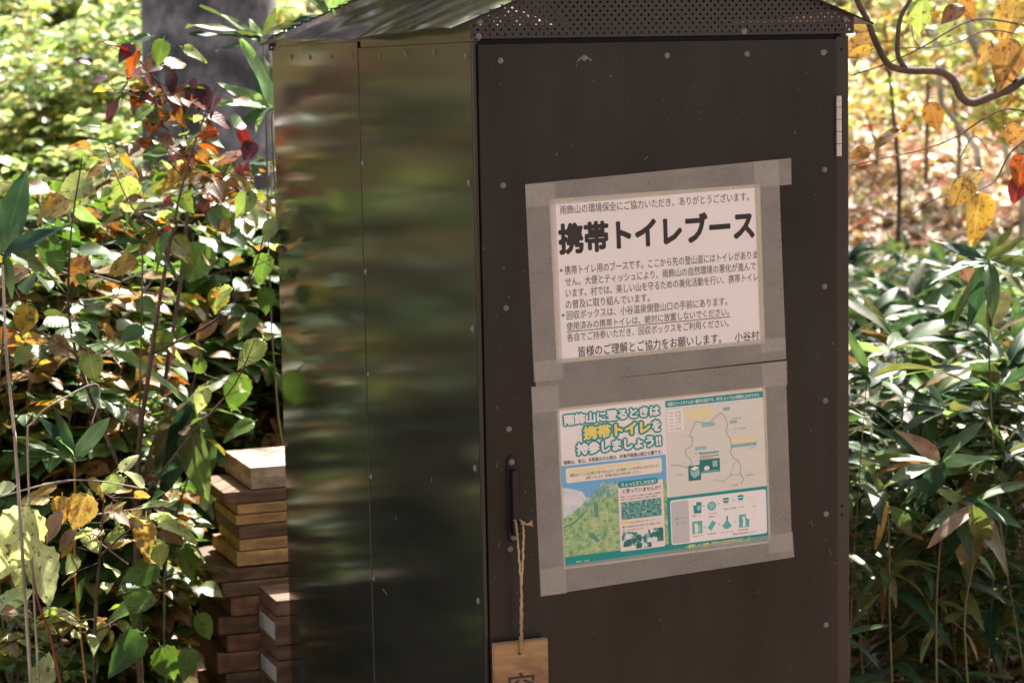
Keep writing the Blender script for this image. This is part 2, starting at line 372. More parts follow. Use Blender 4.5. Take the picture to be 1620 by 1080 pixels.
def shrub(name, h, spread, nstem, ntwig, mats, kind, L0, L1, seed, ratio=.75, wood=M_twig, serr=.0):
    rg = random.Random(seed); st = MB(); fo = MB(); nm = len(mats)
    for i in range(nstem):
        a = rg.random()*6.283; lean = rg.uniform(.15, 1)*spread; hh = h*rg.uniform(.65, 1)
        pts = []; off = Vector((rg.uniform(-.05, .05), rg.uniform(-.05, .05), 0))
        for k in range(7):
            t = k/6; pts.append(off + Vector((math.cos(a)*lean*t**1.6, math.sin(a)*lean*t**1.6, hh*(t-.12*t*t*spread))) + Vector((rg.uniform(-1, 1), rg.uniform(-1, 1), 0))*.02)
        r0_ = .007*rg.uniform(.7, 1.3); st.tube(pts, [r0_*(1-.75*k/6) for k in range(7)], 5)
        for j in range(ntwig):
            t = rg.uniform(.1, 1); k = min(5, int(t*6)); p = pts[k].lerp(pts[k+1], t*6-k)
            dd = rdir(rg, -.15, .5); tl = rg.uniform(.12, .32)*(1.2-.5*t)*h*.6
            tp = [p + dd*tl*q/3 + Vector((0, 0, -.05*tl*(q/3)**2)) for q in range(4)]
            st.tube(tp, [.0026, .002, .0015, .001], 4)
            mi = rg.randrange(nm)
            for q in range(1, 4):
                for sgn in (-1, 1):
                    sd = dd.cross(Vector((0, 0, 1))); sd = sd.normalized() if sd.length > .01 else Vector((1, 0, 0))
                    ld = (sd*sgn + dd*.7 + Vector((0, 0, rg.uniform(-.55, .15)))).normalized()
                    nn = (Vector((0, 0, 1)) + rdir(rg, -1, 1)*.5)
                    L = rg.uniform(L0, L1)
                    leaf(fo, tp[q], ld, nn, L, L*ratio*rg.uniform(.85, 1.1), kind, rg.uniform(.05, .4), rg.uniform(.0, .35), mi if rg.random() < .8 else rg.randrange(nm), serr, rg.uniform(0, 1), L*.2, rg)
            leaf(fo, tp[3], dd+Vector((0, 0, -.3)), Vector((0, 0, 1))+rdir(rg)*.4, rg.uniform(L0, L1), L1*ratio*.8, kind, .3, .2, mi, serr, .5, .01, rg)
    e = thing(name, None, None); st.build('stem', wood, e); fo.build('foliage', mats, e)
    return e
def sasa(seed, h, nl, L0=.15, L1=.24, mats=None, W0=.225):
    rg = random.Random(seed); st = MB(); fo = MB(); mats = mats or [LM['sasa'], LM['sasa_tip'], LM['sasa_pale']]
    a = rg.random()*6.283; lean = rg.uniform(.03, .22)*h
    pts = [Vector((math.cos(a)*lean*(k/6)**1.7, math.sin(a)*lean*(k/6)**1.7, h*k/6)) for k in range(7)]
    st.tube(pts, [.0028-.00025*k for k in range(7)], 5)
    def fan(p, d, n, sc):
        for i in range(n):
            dd = (d*rg.uniform(.1, .9) + rdir(rg, -.25, .55)).normalized()
            L = rg.uniform(L0, L1)*sc
            leaf(fo, p + Vector((0, 0, -rg.random()*.05)), dd, Vector((0, 0, 1))+rdir(rg)*.5, L, L*W0*rg.uniform(.85, 1.2), 'lance', rg.uniform(.1, .75), rg.uniform(.05, .35),
                 rg.choices([0, 1, 2], [.72, .2, .08])[0], 0, rg.uniform(0, .6), L*.06, rg)
    fan(pts[6], (pts[6]-pts[5]).normalized(), nl, 1)
    for b in range(rg.randint(4, 5)):
        t = rg.uniform(.2, .9); k = int(t*6); p = pts[k].lerp(pts[min(6, k+1)], t*6-k); dd = rdir(rg, .1, .7)
        q = p + dd*rg.uniform(.12, .3)*h; st.tube([p, p.lerp(q, .5)+Vector((0, 0, .02)), q], [.002, .0018, .0012], 4)
        fan(q, dd, max(3, nl-2), .9)
    e = thing('dwarf_bamboo', None, None); st.build('stem', M_culm, e); fo.build('foliage', mats, e)
    return e

# ------------------------------------------------------------------ ground
def hgt(x, y):
    t = max(0, y-3.4); s = .19*(math.sqrt(t*t+1.2)-1.095)
    s += .05*math.sin(x*.9+1.3)*min(1, t/3) + .07*math.sin(y*.7+x*.4)*min(1, t/4)
    s += .03*math.sin(x*2.3)*math.sin(y*1.9)
    s -= .02*(1 if y < 0 else 0)*min(1, -y/4) if y < 0 else 0
    return s
def soil():
    mt, n, l, b, o = new_mat('leaf_covered_soil')
    a = noise(n, l, 14, 6, mapping(n, l, (1, 1, 1)), .7); c = noise(n, l, 1.3, 3, mapping(n, l, (1, 1, 1)))
    r = ramp(n, [(.3, (.1, .065, .045)), (.48, (.24, .14, .085)), (.6, (.4, .23, .13)), (.7, (.5, .36, .22))]); l.new(a.outputs[0], r.inputs[0])
    r2 = ramp(n, [(.4, (.9, .85, .8)), (.65, (.6, .5, .45))]); l.new(c.outputs[0], r2.inputs[0])
    l.new(mixc(n, l, 1, r.outputs[0], r2.outputs[0], 'MULTIPLY'), b.inputs['Base Color']); b.inputs['Roughness'].default_value = .9
    bump(n, l, b, a.outputs[0], .8, .04)
    return mt
g = MB()
xs = np.concatenate([np.linspace(-60, -6, 14), np.linspace(-5, 12, 60), np.linspace(13, 60, 14)])
ys = np.concatenate([np.linspace(-40, -5, 10), np.linspace(-4, 16, 60), np.linspace(17, 70, 24)])
g.grid([[(x, y, hgt(x, y)) for x in xs] for y in ys], 0, None, True)
tag(g.build('ground', soil()), kind='structure')

# fallen leaves: nobody could count them
def litter():
    rg = np.random.default_rng(5); mb = MB(); r2 = random.Random(3)
    def put(x, y, s):
        z = hgt(x, y)+.012+r2.random()*.03
        nn = Vector((r2.gauss(0, .5), r2.gauss(-.1, .5), 1)).normalized(); d = nn.orthogonal(); d.rotate(Matrix.Rotation(r2.random()*6.28, 3, nn))
        leaf(mb, (x, y, z), d, nn, s, s*r2.uniform(.5, .8), 'small', r2.uniform(-.3, .4), r2.uniform(-.3, .5), 0, 0, 0, 0, r2)
    for i in range(15000):
        Y = r2.uniform(6, 13)**1.0; px = r2.uniform(1250, 1750); p = at(px, 500, Y); put(p.x, p.y, r2.uniform(.05, .12))
    for i in range(6000):
        Y = r2.uniform(12, 26); px = r2.uniform(1280, 1720); p = at(px, 500, Y); put(p.x, p.y, r2.uniform(.1, .2))
    for i in range(6000):
        Y = r2.uniform(2, 22); px = r2.uniform(-250, 560); p = at(px, 500, Y); put(p.x, p.y, r2.uniform(.06, .14))
    tag(mb.build('fallen_leaves', LM['litter']), kind='stuff')
    mb = MB()
    def put2(x, y, s):
        nn = Vector((r2.gauss(0, .5), r2.gauss(-.1, .5), 1)).normalized(); d = nn.orthogonal(); d.rotate(Matrix.Rotation(r2.random()*6.28, 3, nn))
        leaf(mb, (x, y, hgt(x, y)+.012+r2.random()*.03), d, nn, s, s*r2.uniform(.5, .8), 'small', r2.uniform(-.3, .4), r2.uniform(-.3, .5), 0, 0, 0, 0, r2)
    for i in range(9000):
        Y = r2.uniform(1.0, 6.3); px = r2.uniform(1230, 1750); p = at(px, 500, Y); put2(p.x, p.y, r2.uniform(.05, .11))
    tag(mb.build('fallen_leaves', LM['litter_brown']), kind='stuff')
litter()

# ------------------------------------------------------------------ the booth
BW, BD, DT = .7579, 1.4823, 1.7985   # width, depth, door top
B = thing('toilet_booth', 'dark brown sheet metal toilet booth with a peaked roof and perforated gable', 'booth', (BW/2, BD/2, 0))
B0 = Vector((BW/2, BD/2, 0))
def bpart(mb, name, mats, parent=B):
    o = mb.build(name, mats, parent)
    if parent is B: o.location = -B0
    return o
def screw(parent, p, nrm, r=.0045, h=.0017, mt=None):
    mb = MB(); mb.disc(p, nrm, r*1.25, h*.35, 12); mb.disc(Vector(p)+Vector(nrm)*h*.3, nrm, r*.8, h, 10)
    return mb.build('screw', mt or M_screw, parent)
Y_SEAM = .742
# side wall: two sheets, the front one lapping the other
mb = MB(); mb.box((0, .012, .1), (.012, Y_SEAM, DT+.0005)); wf = bpart(mb, 'side_panel', M_wall)
mb = MB(); mb.box((.0008, Y_SEAM+.0032, .1), (.014, BD, DT+.014)); wb = bpart(mb, 'side_panel', M_wall)
for y, z in ((.58, 1.782), (.403, 1.784), (.223, 1.785), (.039, 1.775), (.037, 1.545), (.033, 1.279), (.036, 1.02), (.034, .77), (.724, 1.559), (.724, 1.33), (.724, 1.111), (.724, .89), (.724, .67)): screw(wf, (-.0003, y, z), (-1, 0, 0), .0055, .0022, M_scuff)
for y, z in ((1.296, 1.787), (1.131, 1.785), (.955, 1.784), (.79, 1.783), (1.46, 1.55), (1.46, 1.2), (1.46, .85)): screw(wb, (.0006, y, z), (-1, 0, 0), .0055, .0022, M_scuff)
mb = MB(); mb.box((-.0011, Y_SEAM-.0016, .1), (-.0001, Y_SEAM+.0002, DT-.002)); bpart(mb, 'seam_edge', M_seam)
# upper flashing between wall and roof
mb = MB(); mb.box((.0035, .004, DT+.0016), (.016, Y_SEAM-.012, 1.836)); mb.box((.0035, Y_SEAM-.012, DT+.0152), (.016, BD-.005, 1.836)); bpart(mb, 'wall_flashing', M_wall)
mb = MB(); mb.box((BW-.012, .012, .1), (BW, BD, 1.83)); bpart(mb, 'side_panel', M_wall)
mb = MB(); mb.box((.015, BD-.012, .1), (BW-.013, BD-.001, 1.83)); bpart(mb, 'back_panel', M_wall)
mb = MB(); mb.box((.02, .03, .06), (BW-.02, BD-.02, .098)); bpart(mb, 'floor', M_frame)
for fx in (.03, BW-.09):
    for fy in (.05, BD-.12):
        mb = MB(); mb.box((fx, fy, -.06), (fx+.06, fy+.06, .059)); bpart(mb, 'foot', M_frame)
# front corner posts / door frame
mb = MB(); mb.box((0.0, .0005, .1), (.0065, .011, DT+.001), 0, None, .0015); bpart(mb, 'corner_post', M_frame)
mb = MB(); mb.box((.732, .002, .1), (BW, .0115, DT+.001), 0, None, .002)
post = bpart(mb, 'corner_post', M_frame)
for z in (.893, .875, 1.775):
    h = MB(); h.disc((.742, .0022, z), (0, -1, 0), .0032, .0006, 10); h.build('rivet_hole', M_hole, post)
mb = MB(); mb.box((.012, .012, .1), (BW-.012, .0135, DT+.004)); bpart(mb, 'door_frame', M_inside)
# door
mb = MB(); mb.box((.0085, -.004, .13), (.7295, .0118, DT-.004), 0, None, .0018)
door = bpart(mb, 'door', M_door)
for x, z in ((.051, 1.765), (.213, 1.767), (.378, 1.769), (.541, 1.769), (.701, 1.769), (.051, 1.541), (.052, 1.318), (.053, 1.095), (.051, .871), (.703, 1.548), (.702, 1.324), (.703, 1.103), (.704, .881), (.703, .661), (.052, .65)):
    screw(door, (x, -.0042, z), (0, -1, 0), .0044)
mb = MB(); mb.tube([(.731, -.0075, 1.573), (.731, -.0075, 1.687)], .0058, 12)
hg = mb.build('hinge', M_hinge, door)
for z in (1.596, 1.619, 1.642, 1.665):
    mb = MB(); mb.tube([(.731, -.0075, z), (.731, -.0075, z+.0012)], .0060, 12); mb.build('knuckle_gap', M_inside, hg)
mb = MB(); mb.tube([(.731, -.0075, .30), (.731, -.0075, .414)], .0058, 12); mb.build('hinge', M_hinge, door)
# handle: pull on a rounded plate
def capsule(mb, cx, z0, z1, r, y0, y1, mi=0, n=10):
    pts = [(cx + r*math.cos(math.pi*k/n), z1-r + r*math.sin(math.pi*k/n)) for k in range(n+1)] + [(cx - r*math.cos(math.pi*k/n), z0+r - r*math.sin(math.pi*k/n)) for k in range(n+1)]
    q = [(cx+(x-cx)*.82, z+(.12*r if z < (z0+z1)/2 else -.12*r)) for x, z in pts]
    mb.grid([[(x, y0, z) for x, z in pts], [(x, y1+.002, z) for x, z in pts], [(x, y1, z) for x, z in q]], mi, None, True, True)
    mb.face([(x, y1, z) for x, z in q], mi)
mb = MB(); capsule(mb, .056, .884, 1.046, .0092, -.0042, -.0085)
capsule(mb, .0575, .898, 1.022, .0066, -.008, -.026)
hd = mb.build('handle', M_handle, door)
screw(hd, (.0555, -.0092, 1.034), (0, -1, 0), .0045); screw(hd, (.0565, -.0092, .893), (0, -1, 0), .0042)
# scuffs on the doors and wall: thin scratches
def scuff(parent, pts, w, nrm):
    mb = MB(); nrm = Vector(nrm)
    for k in range(len(pts)-1):
        a, b = Vector(pts[k]), Vector(pts[k+1]); s = (b-a).normalized().cross(nrm)*w*.5
        mb.face([a-s, b-s, b+s, a+s])
    return mb.build('scratch', M_scuff, parent)
for pts in ([(.199, -.0046, 1.761), (.207, -.0046, 1.768), (.214, -.0046, 1.771), (.221, -.0046, 1.766), (.228, -.0046, 1.762)], [(.695, -.0046, 1.772), (.705, -.0046, 1.774), (.709, -.0046, 1.768)]):
    scuff(door, pts, .002, (0, -1, 0))
sr_ = random.Random(9)
for k in range(6):
    x, z, a, L = sr_.uniform(.02, .71), sr_.uniform(.62, 1.74), sr_.uniform(-1.9, -1.1), sr_.uniform(.004, .014)
    if .1 < x < .64 and .78 < z < 1.56: x = sr_.choice((.03, .08, .67, .71))
    scuff(door, [(x, -.0045, z), (x+.5*L*math.cos(a)+.0008, -.0045, z+.5*L*math.sin(a)), (x+L*math.cos(a), -.0045, z+L*math.sin(a))], .0007, (0, -1, 0))
for pts, p in (([(1.08, 1.494), (1.03, 1.497), (.98, 1.49)], wb), ([(1.12, 1.752), (1.07, 1.757), (1.05, 1.752)], wb), ([(1.17, .72), (1.13, .70), (1.12, .69)], wb), ([(.80, .70), (.76, .685)], wb), ([(.66, .66), (.63, .655)], wf), ([(.55, .84), (.545, .83)], wf), ([(.30, .96), (.302, .95)], wf), ([(1.0, 1.05), (1.0, 1.035)], wb), ([(.95, .995), (.948, .98)], wb)):
    scuff(p, [(-.0004 if p is wf else .0018, y, z) for y, z in pts], .0025, (-1, 0, 0))
# gable: perforated sheet with real holes
SL = .40; ZE = 1.822; XL, XR = -.045, BW+.045; XM = BW/2
def zroof(x): return ZE + SL*(min(x-XL, XR-x))
def gable(yp):
    mb = MB(); p = .0148; ph = p*math.sqrt(3)/2*.62; hr = .0024
    z0 = 1.806; x0, x1 = -.006, BW+.008
    nx = int((x1-x0)/p)+1; row = 0; z = z0+.006
    top_max = zroof(XM)
    def cell(cx, cz):
        # rectangle p x ph*2 staggered: brick cells with an octagon hole
        w, h = p/2, ph/2; N = 8; inn = []; out = []
        for k in range(N):
            a = 2*math.pi*(k+.5)/N
            c, s = math.cos(a), math.sin(a); t = min(w/abs(c), h/abs(s)); ox, oz = cx+c*t, cz+s*t
            out.append((ox, yp, oz)); inn.append((cx+hr*c, yp, cz+hr*s))
        cor = [(cx+w, cz+h), (cx-w, cz+h), (cx-w, cz-h), (cx+w, cz-h)]
        i = len(mb.v); ring = []
        for k in range(N):
            ring.append(out[k])
        # corners between samples 0/1.., add explicitly
        seq = []
        for k in range(N):
            seq.append((math.atan2(ring[k][2]-cz, ring[k][0]-cx) % (2*math.pi), ring[k], inn[k]))
        for (x_, z_) in cor:
            a = math.atan2(z_-cz, x_-cx) % (2*math.pi); seq.append((a, (x_, yp, z_), (cx+hr*math.cos(a), yp, cz+hr*math.sin(a))))
        seq.sort(key=lambda q: q[0]); n = len(seq)
        for k in range(n):
            a, b = seq[k], seq[(k+1) % n]
            mb.face([a[1], b[1], b[2], a[2]])
            di = Vector((0, .0012, 0)); mb.face([a[2], b[2], Vector(b[2])+di, Vector(a[2])+di])
    while z < top_max:
        off = (row % 2)*p/2; lo = x1; hi = x0
        for k in range(nx+1):
            cx = x0 + p*.5 + off + k*p
            if cx-p/2 < x0-.001 or cx+p/2 > x1+.001: continue
            if zroof(cx-p/2) < z+ph/2-.004 or zroof(cx+p/2) < z+ph/2-.004: continue
            cell(cx, z); lo = min(lo, cx-p/2); hi = max(hi, cx+p/2)
        # solid ends of the row, out to the sheet's edge or just under the roof
        if lo < hi:
            for a, b in ((x0, lo), (hi, x1)):
                if b-a > .0006:
                    aa = a; bb = b
                    za = min(z+ph/2, zroof(a)-.002); zb = min(z+ph/2, zroof(b)-.002)
                    if b-a > .05:   # only close under the slope
                        if a == x0: aa = b-.03; za = min(z+ph/2, zroof(aa)-.002)
                        else: bb = a+.03; zb = min(z+ph/2, zroof(bb)-.002)
                    zl = z-ph/2
                    if za > zl or zb > zl: mb.face([(aa, yp, zl), (bb, yp, zl), (bb, yp, max(zb, zl)), (aa, yp, max(za, zl))])
        z += ph; row += 1
    mb.box((x0, yp-.0003, z0-.0015), (x1, yp+.0015, z0+.006-ph/2))
    return mb
gb = bpart(gable(-.0045), 'gable_panel', M_mesh)
for x, z in ((.012, 1.8345), (.748, 1.832), (.01, 1.809), (.535, 1.811)):
    screw(gb, (x, -.0048, z), (0, -1, 0), .0048)
bpart(gable(BD+.004), 'gable_panel', M_mesh)
for ya in (.03, BD-.06):
    mb = MB(); mb.box((.017, ya, 1.78), (BW-.017, ya+.025, 1.828)); bpart(mb, 'cross_beam', M_frame)
# roof sheets, eave edge a little wavy
def roofsheet(sgn):
    mb = MB(); top = []; bot = []; NY, NX = 26, 10
    for i in range(NY+1):
        y = -.014 + (BD-.045)*i/NY; a = []; b = []
        for k in range(NX+1):
            t = k/NX; x = XL + (XM-XL)*t if sgn < 0 else XR + (XM-XR)*t
            wav = (1-t)**3*(.0035*math.sin(y*6+1) + .002*math.sin(y*17)) + .003*math.sin(y*9+t*5)*t*(1-t)
            z = zroof(x) + wav; a.append((x, y, z)); b.append((x, y, z-.004))
        top.append(a if sgn < 0 else a[::-1]); bot.append(b if sgn < 0 else b[::-1])
    mb.grid(top); mb.grid([r[::-1] for r in bot])
    for e in (0, -1): mb.grid([top[e], bot[e]], 0, None, False)
    k = 0 if sgn < 0 else -1
    mb.grid([[r[k] for r in top], [r[k] for r in bot]], 0, None, False)
    return mb
rl = bpart(roofsheet(-1), 'roof_sheet', M_roof); rr = bpart(roofsheet(1), 'roof_sheet', M_roof)
mb = MB()
for s in (-1, 1): mb.face([(XM, -.016, zroof(XM)+.008), (XM, BD-.055, zroof(XM)+.008), (XM+s*.05, BD-.055, zroof(XM)-.013), (XM+s*.05, -.016, zroof(XM)-.013)])
bpart(mb, 'ridge_cap', M_roof)
screw(rl, (.0, .03, zroof(0)+.001), (-.37, 0, .93), .006)

# ------------------------------------------------------------------ notices on the door
class Sheet:
    def __init__(s, x, z, rot): s.x, s.z, s.c, s.s = x, z, math.cos(rot), math.sin(rot)
    def P(s, u, v, o):       # mm from the sheet's top corner; o = mm off the door
        return Vector((s.x + (s.c*u + s.s*v)/1000, -.0042-o/1000, s.z + (s.s*u - s.c*v)/1000))
    def rect(s, mb, u0, v0, u1, v1, o, mi=0): mb.face([s.P(u0, v1, o), s.P(u1, v1, o), s.P(u1, v0, o), s.P(u0, v0, o)], mi)
    def poly(s, mb, pts, o, mi=0): mb.face([s.P(u, v, o) for u, v in pts], mi)
    def round(s, mb, u0, v0, u1, v1, r, o, mi=0):
        pts = []
        for cx, cy, a0 in ((u1-r, v0+r, -90), (u1-r, v1-r, 0), (u0+r, v1-r, 90), (u0+r, v0+r, 180)):
            for k in range(6): a = R(a0+18*k); pts.append((cx+r*math.cos(a), cy+r*math.sin(a)))
        mb.face([s.P(u, v, o) for u, v in pts][::-1], mi)
    def line(s, mb, pts, w, o, mi=0):
        for k in range(len(pts)-1):
            (a, b), (c, d) = pts[k], pts[k+1]; L = math.hypot(c-a, d-b) or 1; nx, ny = -(d-b)/L*w/2, (c-a)/L*w/2
            e = .004*(k % 2)
            mb.face([s.P(a-nx, b-ny, o+e), s.P(a+nx, b+ny, o+e), s.P(c+nx, d+ny, o+e), s.P(c-nx, d-ny, o+e)][::-1], mi)
TXT = {}
def text_geo(body, off):
    k = (body, off)
    if k not in TXT:
        cu = bpy.data.curves.new('lettering', 'FONT'); cu.body = body; cu.offset = off; cu.resolution_u = 2; cu.fill_mode = 'FRONT'
        ob = bpy.data.objects.new('lettering', cu); C.objects.link(ob); bpy.context.view_layer.update()
        me = bpy.data.meshes.new_from_object(ob.evaluated_get(bpy.context.evaluated_depsgraph_get()))
        TXT[k] = ([tuple(v.co) for v in me.vertices], [tuple(p.vertices) for p in me.polygons])
        bpy.data.objects.remove(ob); bpy.data.curves.remove(cu); bpy.data.meshes.remove(me)
    return TXT[k]
def text(sh, mb, body, box, o, mi=0, bold=0., ref=None):
    """lettering stretched to box (u0,v0,u1,v1) mm; heavier strokes: the letters laid a few times, shifted by bold (em)"""
    V, F = text_geo(body, 0)
    x0 = min(v[0] for v in V); x1 = max(v[0] for v in V); y0 = min(v[1] for v in V); y1 = max(v[1] for v in V)
    g_ = bold if ref is None else ref
    x0 -= g_; x1 += g_; y0 -= g_; y1 += g_
    u0_, v0_, u1_, v1_ = box
    n = 1 if bold == 0 else 4 if bold < .016 else 8 if bold < .05 else 14
    sh_ = [(0, 0)] if n == 1 else [(bold*math.cos(2*math.pi*(k+.5)/n), bold*math.sin(2*math.pi*(k+.5)/n)) for k in range(n)] + ([(0, 0), (.5*bold, .5*bold), (-.5*bold, .5*bold), (.5*bold, -.5*bold), (-.5*bold, -.5*bold)] if bold > .05 else [])
    for j, (ax, ay) in enumerate(sh_):
        i = len(mb.v)
        mb.v += [tuple(sh.P(u0_+(v[0]+ax-x0)/(x1-x0)*(u1_-u0_), v1_-(v[1]+ay-y0)/(y1-y0)*(v1_-v0_), o+.006*j)) for v in V]
        for f in F:
            mb.f.append(tuple(i+k for k in f)); mb.m.append(mi); mb.uv.append([(.5, .5)]*len(f)); mb.smooth.append(False)
def tape(sh, parent, quad, o, skew=0):
    mb = MB(); n = 14
    (a, b, c, d) = quad   # tl, tr, br, bl
    rows = []
    for j in range(3):
        rw = []
        for k in range(n+1):
            t = k/n; w = j/2
            u = (a[0]*(1-t)+b[0]*t)*(1-w) + (d[0]*(1-t)+c[0]*t)*w; v = (a[1]*(1-t)+b[1]*t)*(1-w) + (d[1]*(1-t)+c[1]*t)*w
            rw.append(sh.P(u, v, o + .12*math.sin(t*23+w*4)*(.3+w)))
        rows.append(rw)
    mb.grid(rows[::-1]); return mb.build('tape', M_tape, parent)

S1 = Sheet(.1429, 1.75-.2399, .0291); S2 = Sheet(.1507, 1.75-.626, .0286)
N1 = thing('notice', 'white laminated notice with black lettering taped to the booth door above the coloured map poster', 'notice', (0, 0, 0))
mb = MB(); S1.rect(mb, 0, 0, 420, 297, .5); mb.build('sheet', M_paper, N1)
mb = MB()
for q in ((-3, -3, 423, 3.5), (-3, 293, 423, 300), (-3, 3.5, 2.5, 293), (412, 3.5, 423, 293)): S1.rect(mb, *q, .62)
mb.build('margin', M_edge, N1)
mb = MB()
text(S1, mb, '雨飾山の環境保全にご協力いただき、ありがとうございます。', (17, 10, 399, 27), .8, 1, .004)
text(S1, mb, '携帯トイレブース', (11, 42, 409, 101), .8, 0, .046)
Bd = .006
text(S1, mb, '*', (11, 126, 17, 132), .8, 1, .03)
text(S1, mb, '携帯トイレ用のブースです。ここから先の登山道にはトイレがありま', (21, 121, 413, 138), .8, 1, Bd)
text(S1, mb, 'せん。大便とティッシュにより、雨飾山の自然環境の悪化が進んで', (21, 142.5, 409, 159), .8, 1, Bd)
text(S1, mb, 'います。村では、美しい山を守るための美化活動を行い、携帯トイレ', (21, 163.5, 413, 180), .8, 1, Bd)
text(S1, mb, 'の普及に取り組んでいます。', (20, 184.5, 188, 201), .8, 1, Bd)
text(S1, mb, '*', (11, 209, 17, 215), .8, 1, .03)
text(S1, mb, '回収ボックスは、小谷温泉側登山口の手前にあります。', (21, 204.5, 347, 221), .8, 1, Bd)
text(S1, mb, '使用済みの携帯トイレは、絶対に放置しないでください。', (20, 225.5, 350, 241), .8, 1, Bd)
S1.rect(mb, 20, 242.5, 352, 244, .8, 1)
text(S1, mb, '各自でご持参いただき、回収ボックスをご利用ください。', (20, 246, 348, 262), .8, 1, Bd)
text(S1, mb, '皆様のご理解とご協力をお願いします。', (41, 272, 332, 292), .8, 0, .008)
text(S1, mb, '小谷村', (360, 274, 411, 292), .8, 0, .006)
mb.build('lettering', [I_black, I_grey], N1)
tape(S1, N1, ((-49, -33), (490, -48), (489, 2), (-49, 9)), 1.15)
tape(S1, N1, ((-49, -32), (9, -32), (8, 330), (-49, 330)), 1.3)
tape(S1, N1, ((411, -46), (463, -46), (466, 316), (414, 318)), 1.45)
tape(S1, N1, ((-47, 292), (466, 292), (466, 334), (-46, 339)), 1.65)

N2 = thing('poster', 'blue and teal printed hiking map poster taped to the booth door under the white notice', 'poster', (0, 0, 0))
mb = MB(); S2.rect(mb, -1, -1, 421, 298, .5); mb.build('sheet', M_paper, N2)
mb = MB()
S2.rect(mb, 0, 106, 212, 200, .6, 0)          # sky
S2.poly(mb, [(0, 225), (0, 146), (18, 150), (40, 158), (60, 190), (30, 215)], .64, 1)
S2.poly(mb, [(0, 297), (0, 205), (20, 196), (34, 186), (48, 172), (60, 163), (70, 158), (78, 147), (88, 141), (97, 150), (108, 146), (120, 152), (140, 150), (212, 155), (212, 297)][::-1], .68, 2)
S2.poly(mb, [(34, 186), (48, 172), (60, 163), (70, 158), (78, 147), (88, 141), (97, 150), (108, 146), (113, 160), (104, 175), (92, 178), (80, 170), (66, 178), (52, 186), (40, 196)][::-1], .71, 3)
S2.poly(mb, [(64, 176), (70, 185), (71, 206), (66, 210), (62, 195)][::-1], .74, 4)
S2.poly(mb, [(0, 220), (20, 214), (40, 198), (56, 186), (40, 203), (22, 217), (0, 224)][::-1], .74, 4)
S2.poly(mb, [(48, 236), (60, 240), (72, 254), (66, 258), (52, 246)][::-1], .74, 4)
mb.build('photo', [I_blue, I_cloud, I_mtn, I_ridge, ink('ink_deep_green', (.09, .31, .22))], N2)
mb = MB(); S2.poly(mb, [(0, 278), (211, 278), (211, 189), (421, 189), (421, 297), (0, 297)][::-1], .8); mb.build('band', I_teal, N2)
mb = MB(); S2.rect(mb, 215, 4.5, 418, 17, .8, 0); mb.build('header_band', I_teal, N2)
mb = MB(); S2.round(mb, 9, 111, 203, 139, 4, .84, 0); S2.rect(mb, 13, 114, 90, 122, .88, 1); S2.rect(mb, 90, 114, 160, 119, .88, 1)
text(S2, mb, '雨飾山のトイレは山頂までありませんので、必ず携帯トイレをお持ちいただきますよう', (17, 122, 198, 128.5), .88, 2, .01)
text(S2, mb, 'お願いいたします。使用後は各自でお持ち帰りください。', (48, 130, 160, 136), .88, 2, .01)
mb.build('text_box', [I_cream, I_lyel, I_black], N2)
# headline: pale letters with a thick teal outline
mb = MB()
for body, box, mi in (('雨飾山に登るときは', (9, 10, 203, 31), 1), ('携帯トイレ', (47, 36, 183, 62), 2), ('を', (186, 38, 204, 60), 1), ('持参しましょう!!', (32, 66, 204, 89), 1)):
    text(S2, mb, body, box, .9 if mi != 2 else .92, 0, .2, .06)
    text(S2, mb, body, box, 1.08 if mi != 2 else 1.1, mi, .055, .06)
mb.build('headline', [I_teal, I_white, I_yellow], N2)
mb = MB(); text(S2, mb, '雨飾山、金山、天狗原山の山域は、妙高戸隠連山国立公園です。', (6, 96, 205, 104), .9, 0, .012); mb.build('lettering', I_black, N2)
mb = MB(); text(S2, mb, '地図のコースタイムは一般的な目安です。歩行によっては10時間以上かかります。', (219, 7.2, 412, 14.8), .95, 0, .02); mb.build('lettering', I_white, N2)
# white card with photos
mb = MB(); S2.round(mb, 112, 152, 204, 281, 3, .86, 0); mb.build('card', ink('ink_card', (.78, .7, .66)), N2)
mb = MB(); S2.round(mb, 112, 147.5, 194, 160, 6, .9, 0); text(S2, mb, 'ちょっとだし大丈夫！', (119, 150, 189, 158), .95, 1, .02)
text(S2, mb, 'と思っていませんか？', (121, 163, 199, 171), .9, 2, .02)
for k, vv in enumerate((176, 181)): text(S2, mb, '携帯トイレを使わない排泄により環境への影響が', (117, vv, 199-8*k, vv+3.2), .9, 2, .01)
S2.rect(mb, 116, 223, 133, 229, .9, 3); text(S2, mb, '高山植物を守りましょう', (135, 226, 185, 229), .9, 2, .01); text(S2, mb, '豊かな自然を次の世代へ引き継ぐために', (118, 233, 198, 237), .9, 2, .01); text(S2, mb, '美しい花々が咲く山です', (118, 240, 160, 243), .9, 2, .01)
mb.build('lettering', [I_teal, I_white, I_black, I_yellow], N2)
mb = MB(); S2.rect(mb, 117, 187, 199, 221, .9); mb.build('photo', I_moss, N2)
mb = MB(); S2.rect(mb, 116, 245, 148, 273, .9); S2.rect(mb, 144, 252, 176, 279, .93); S2.rect(mb, 170, 244, 201, 270, .96); mb.build('photo', I_flower, N2)
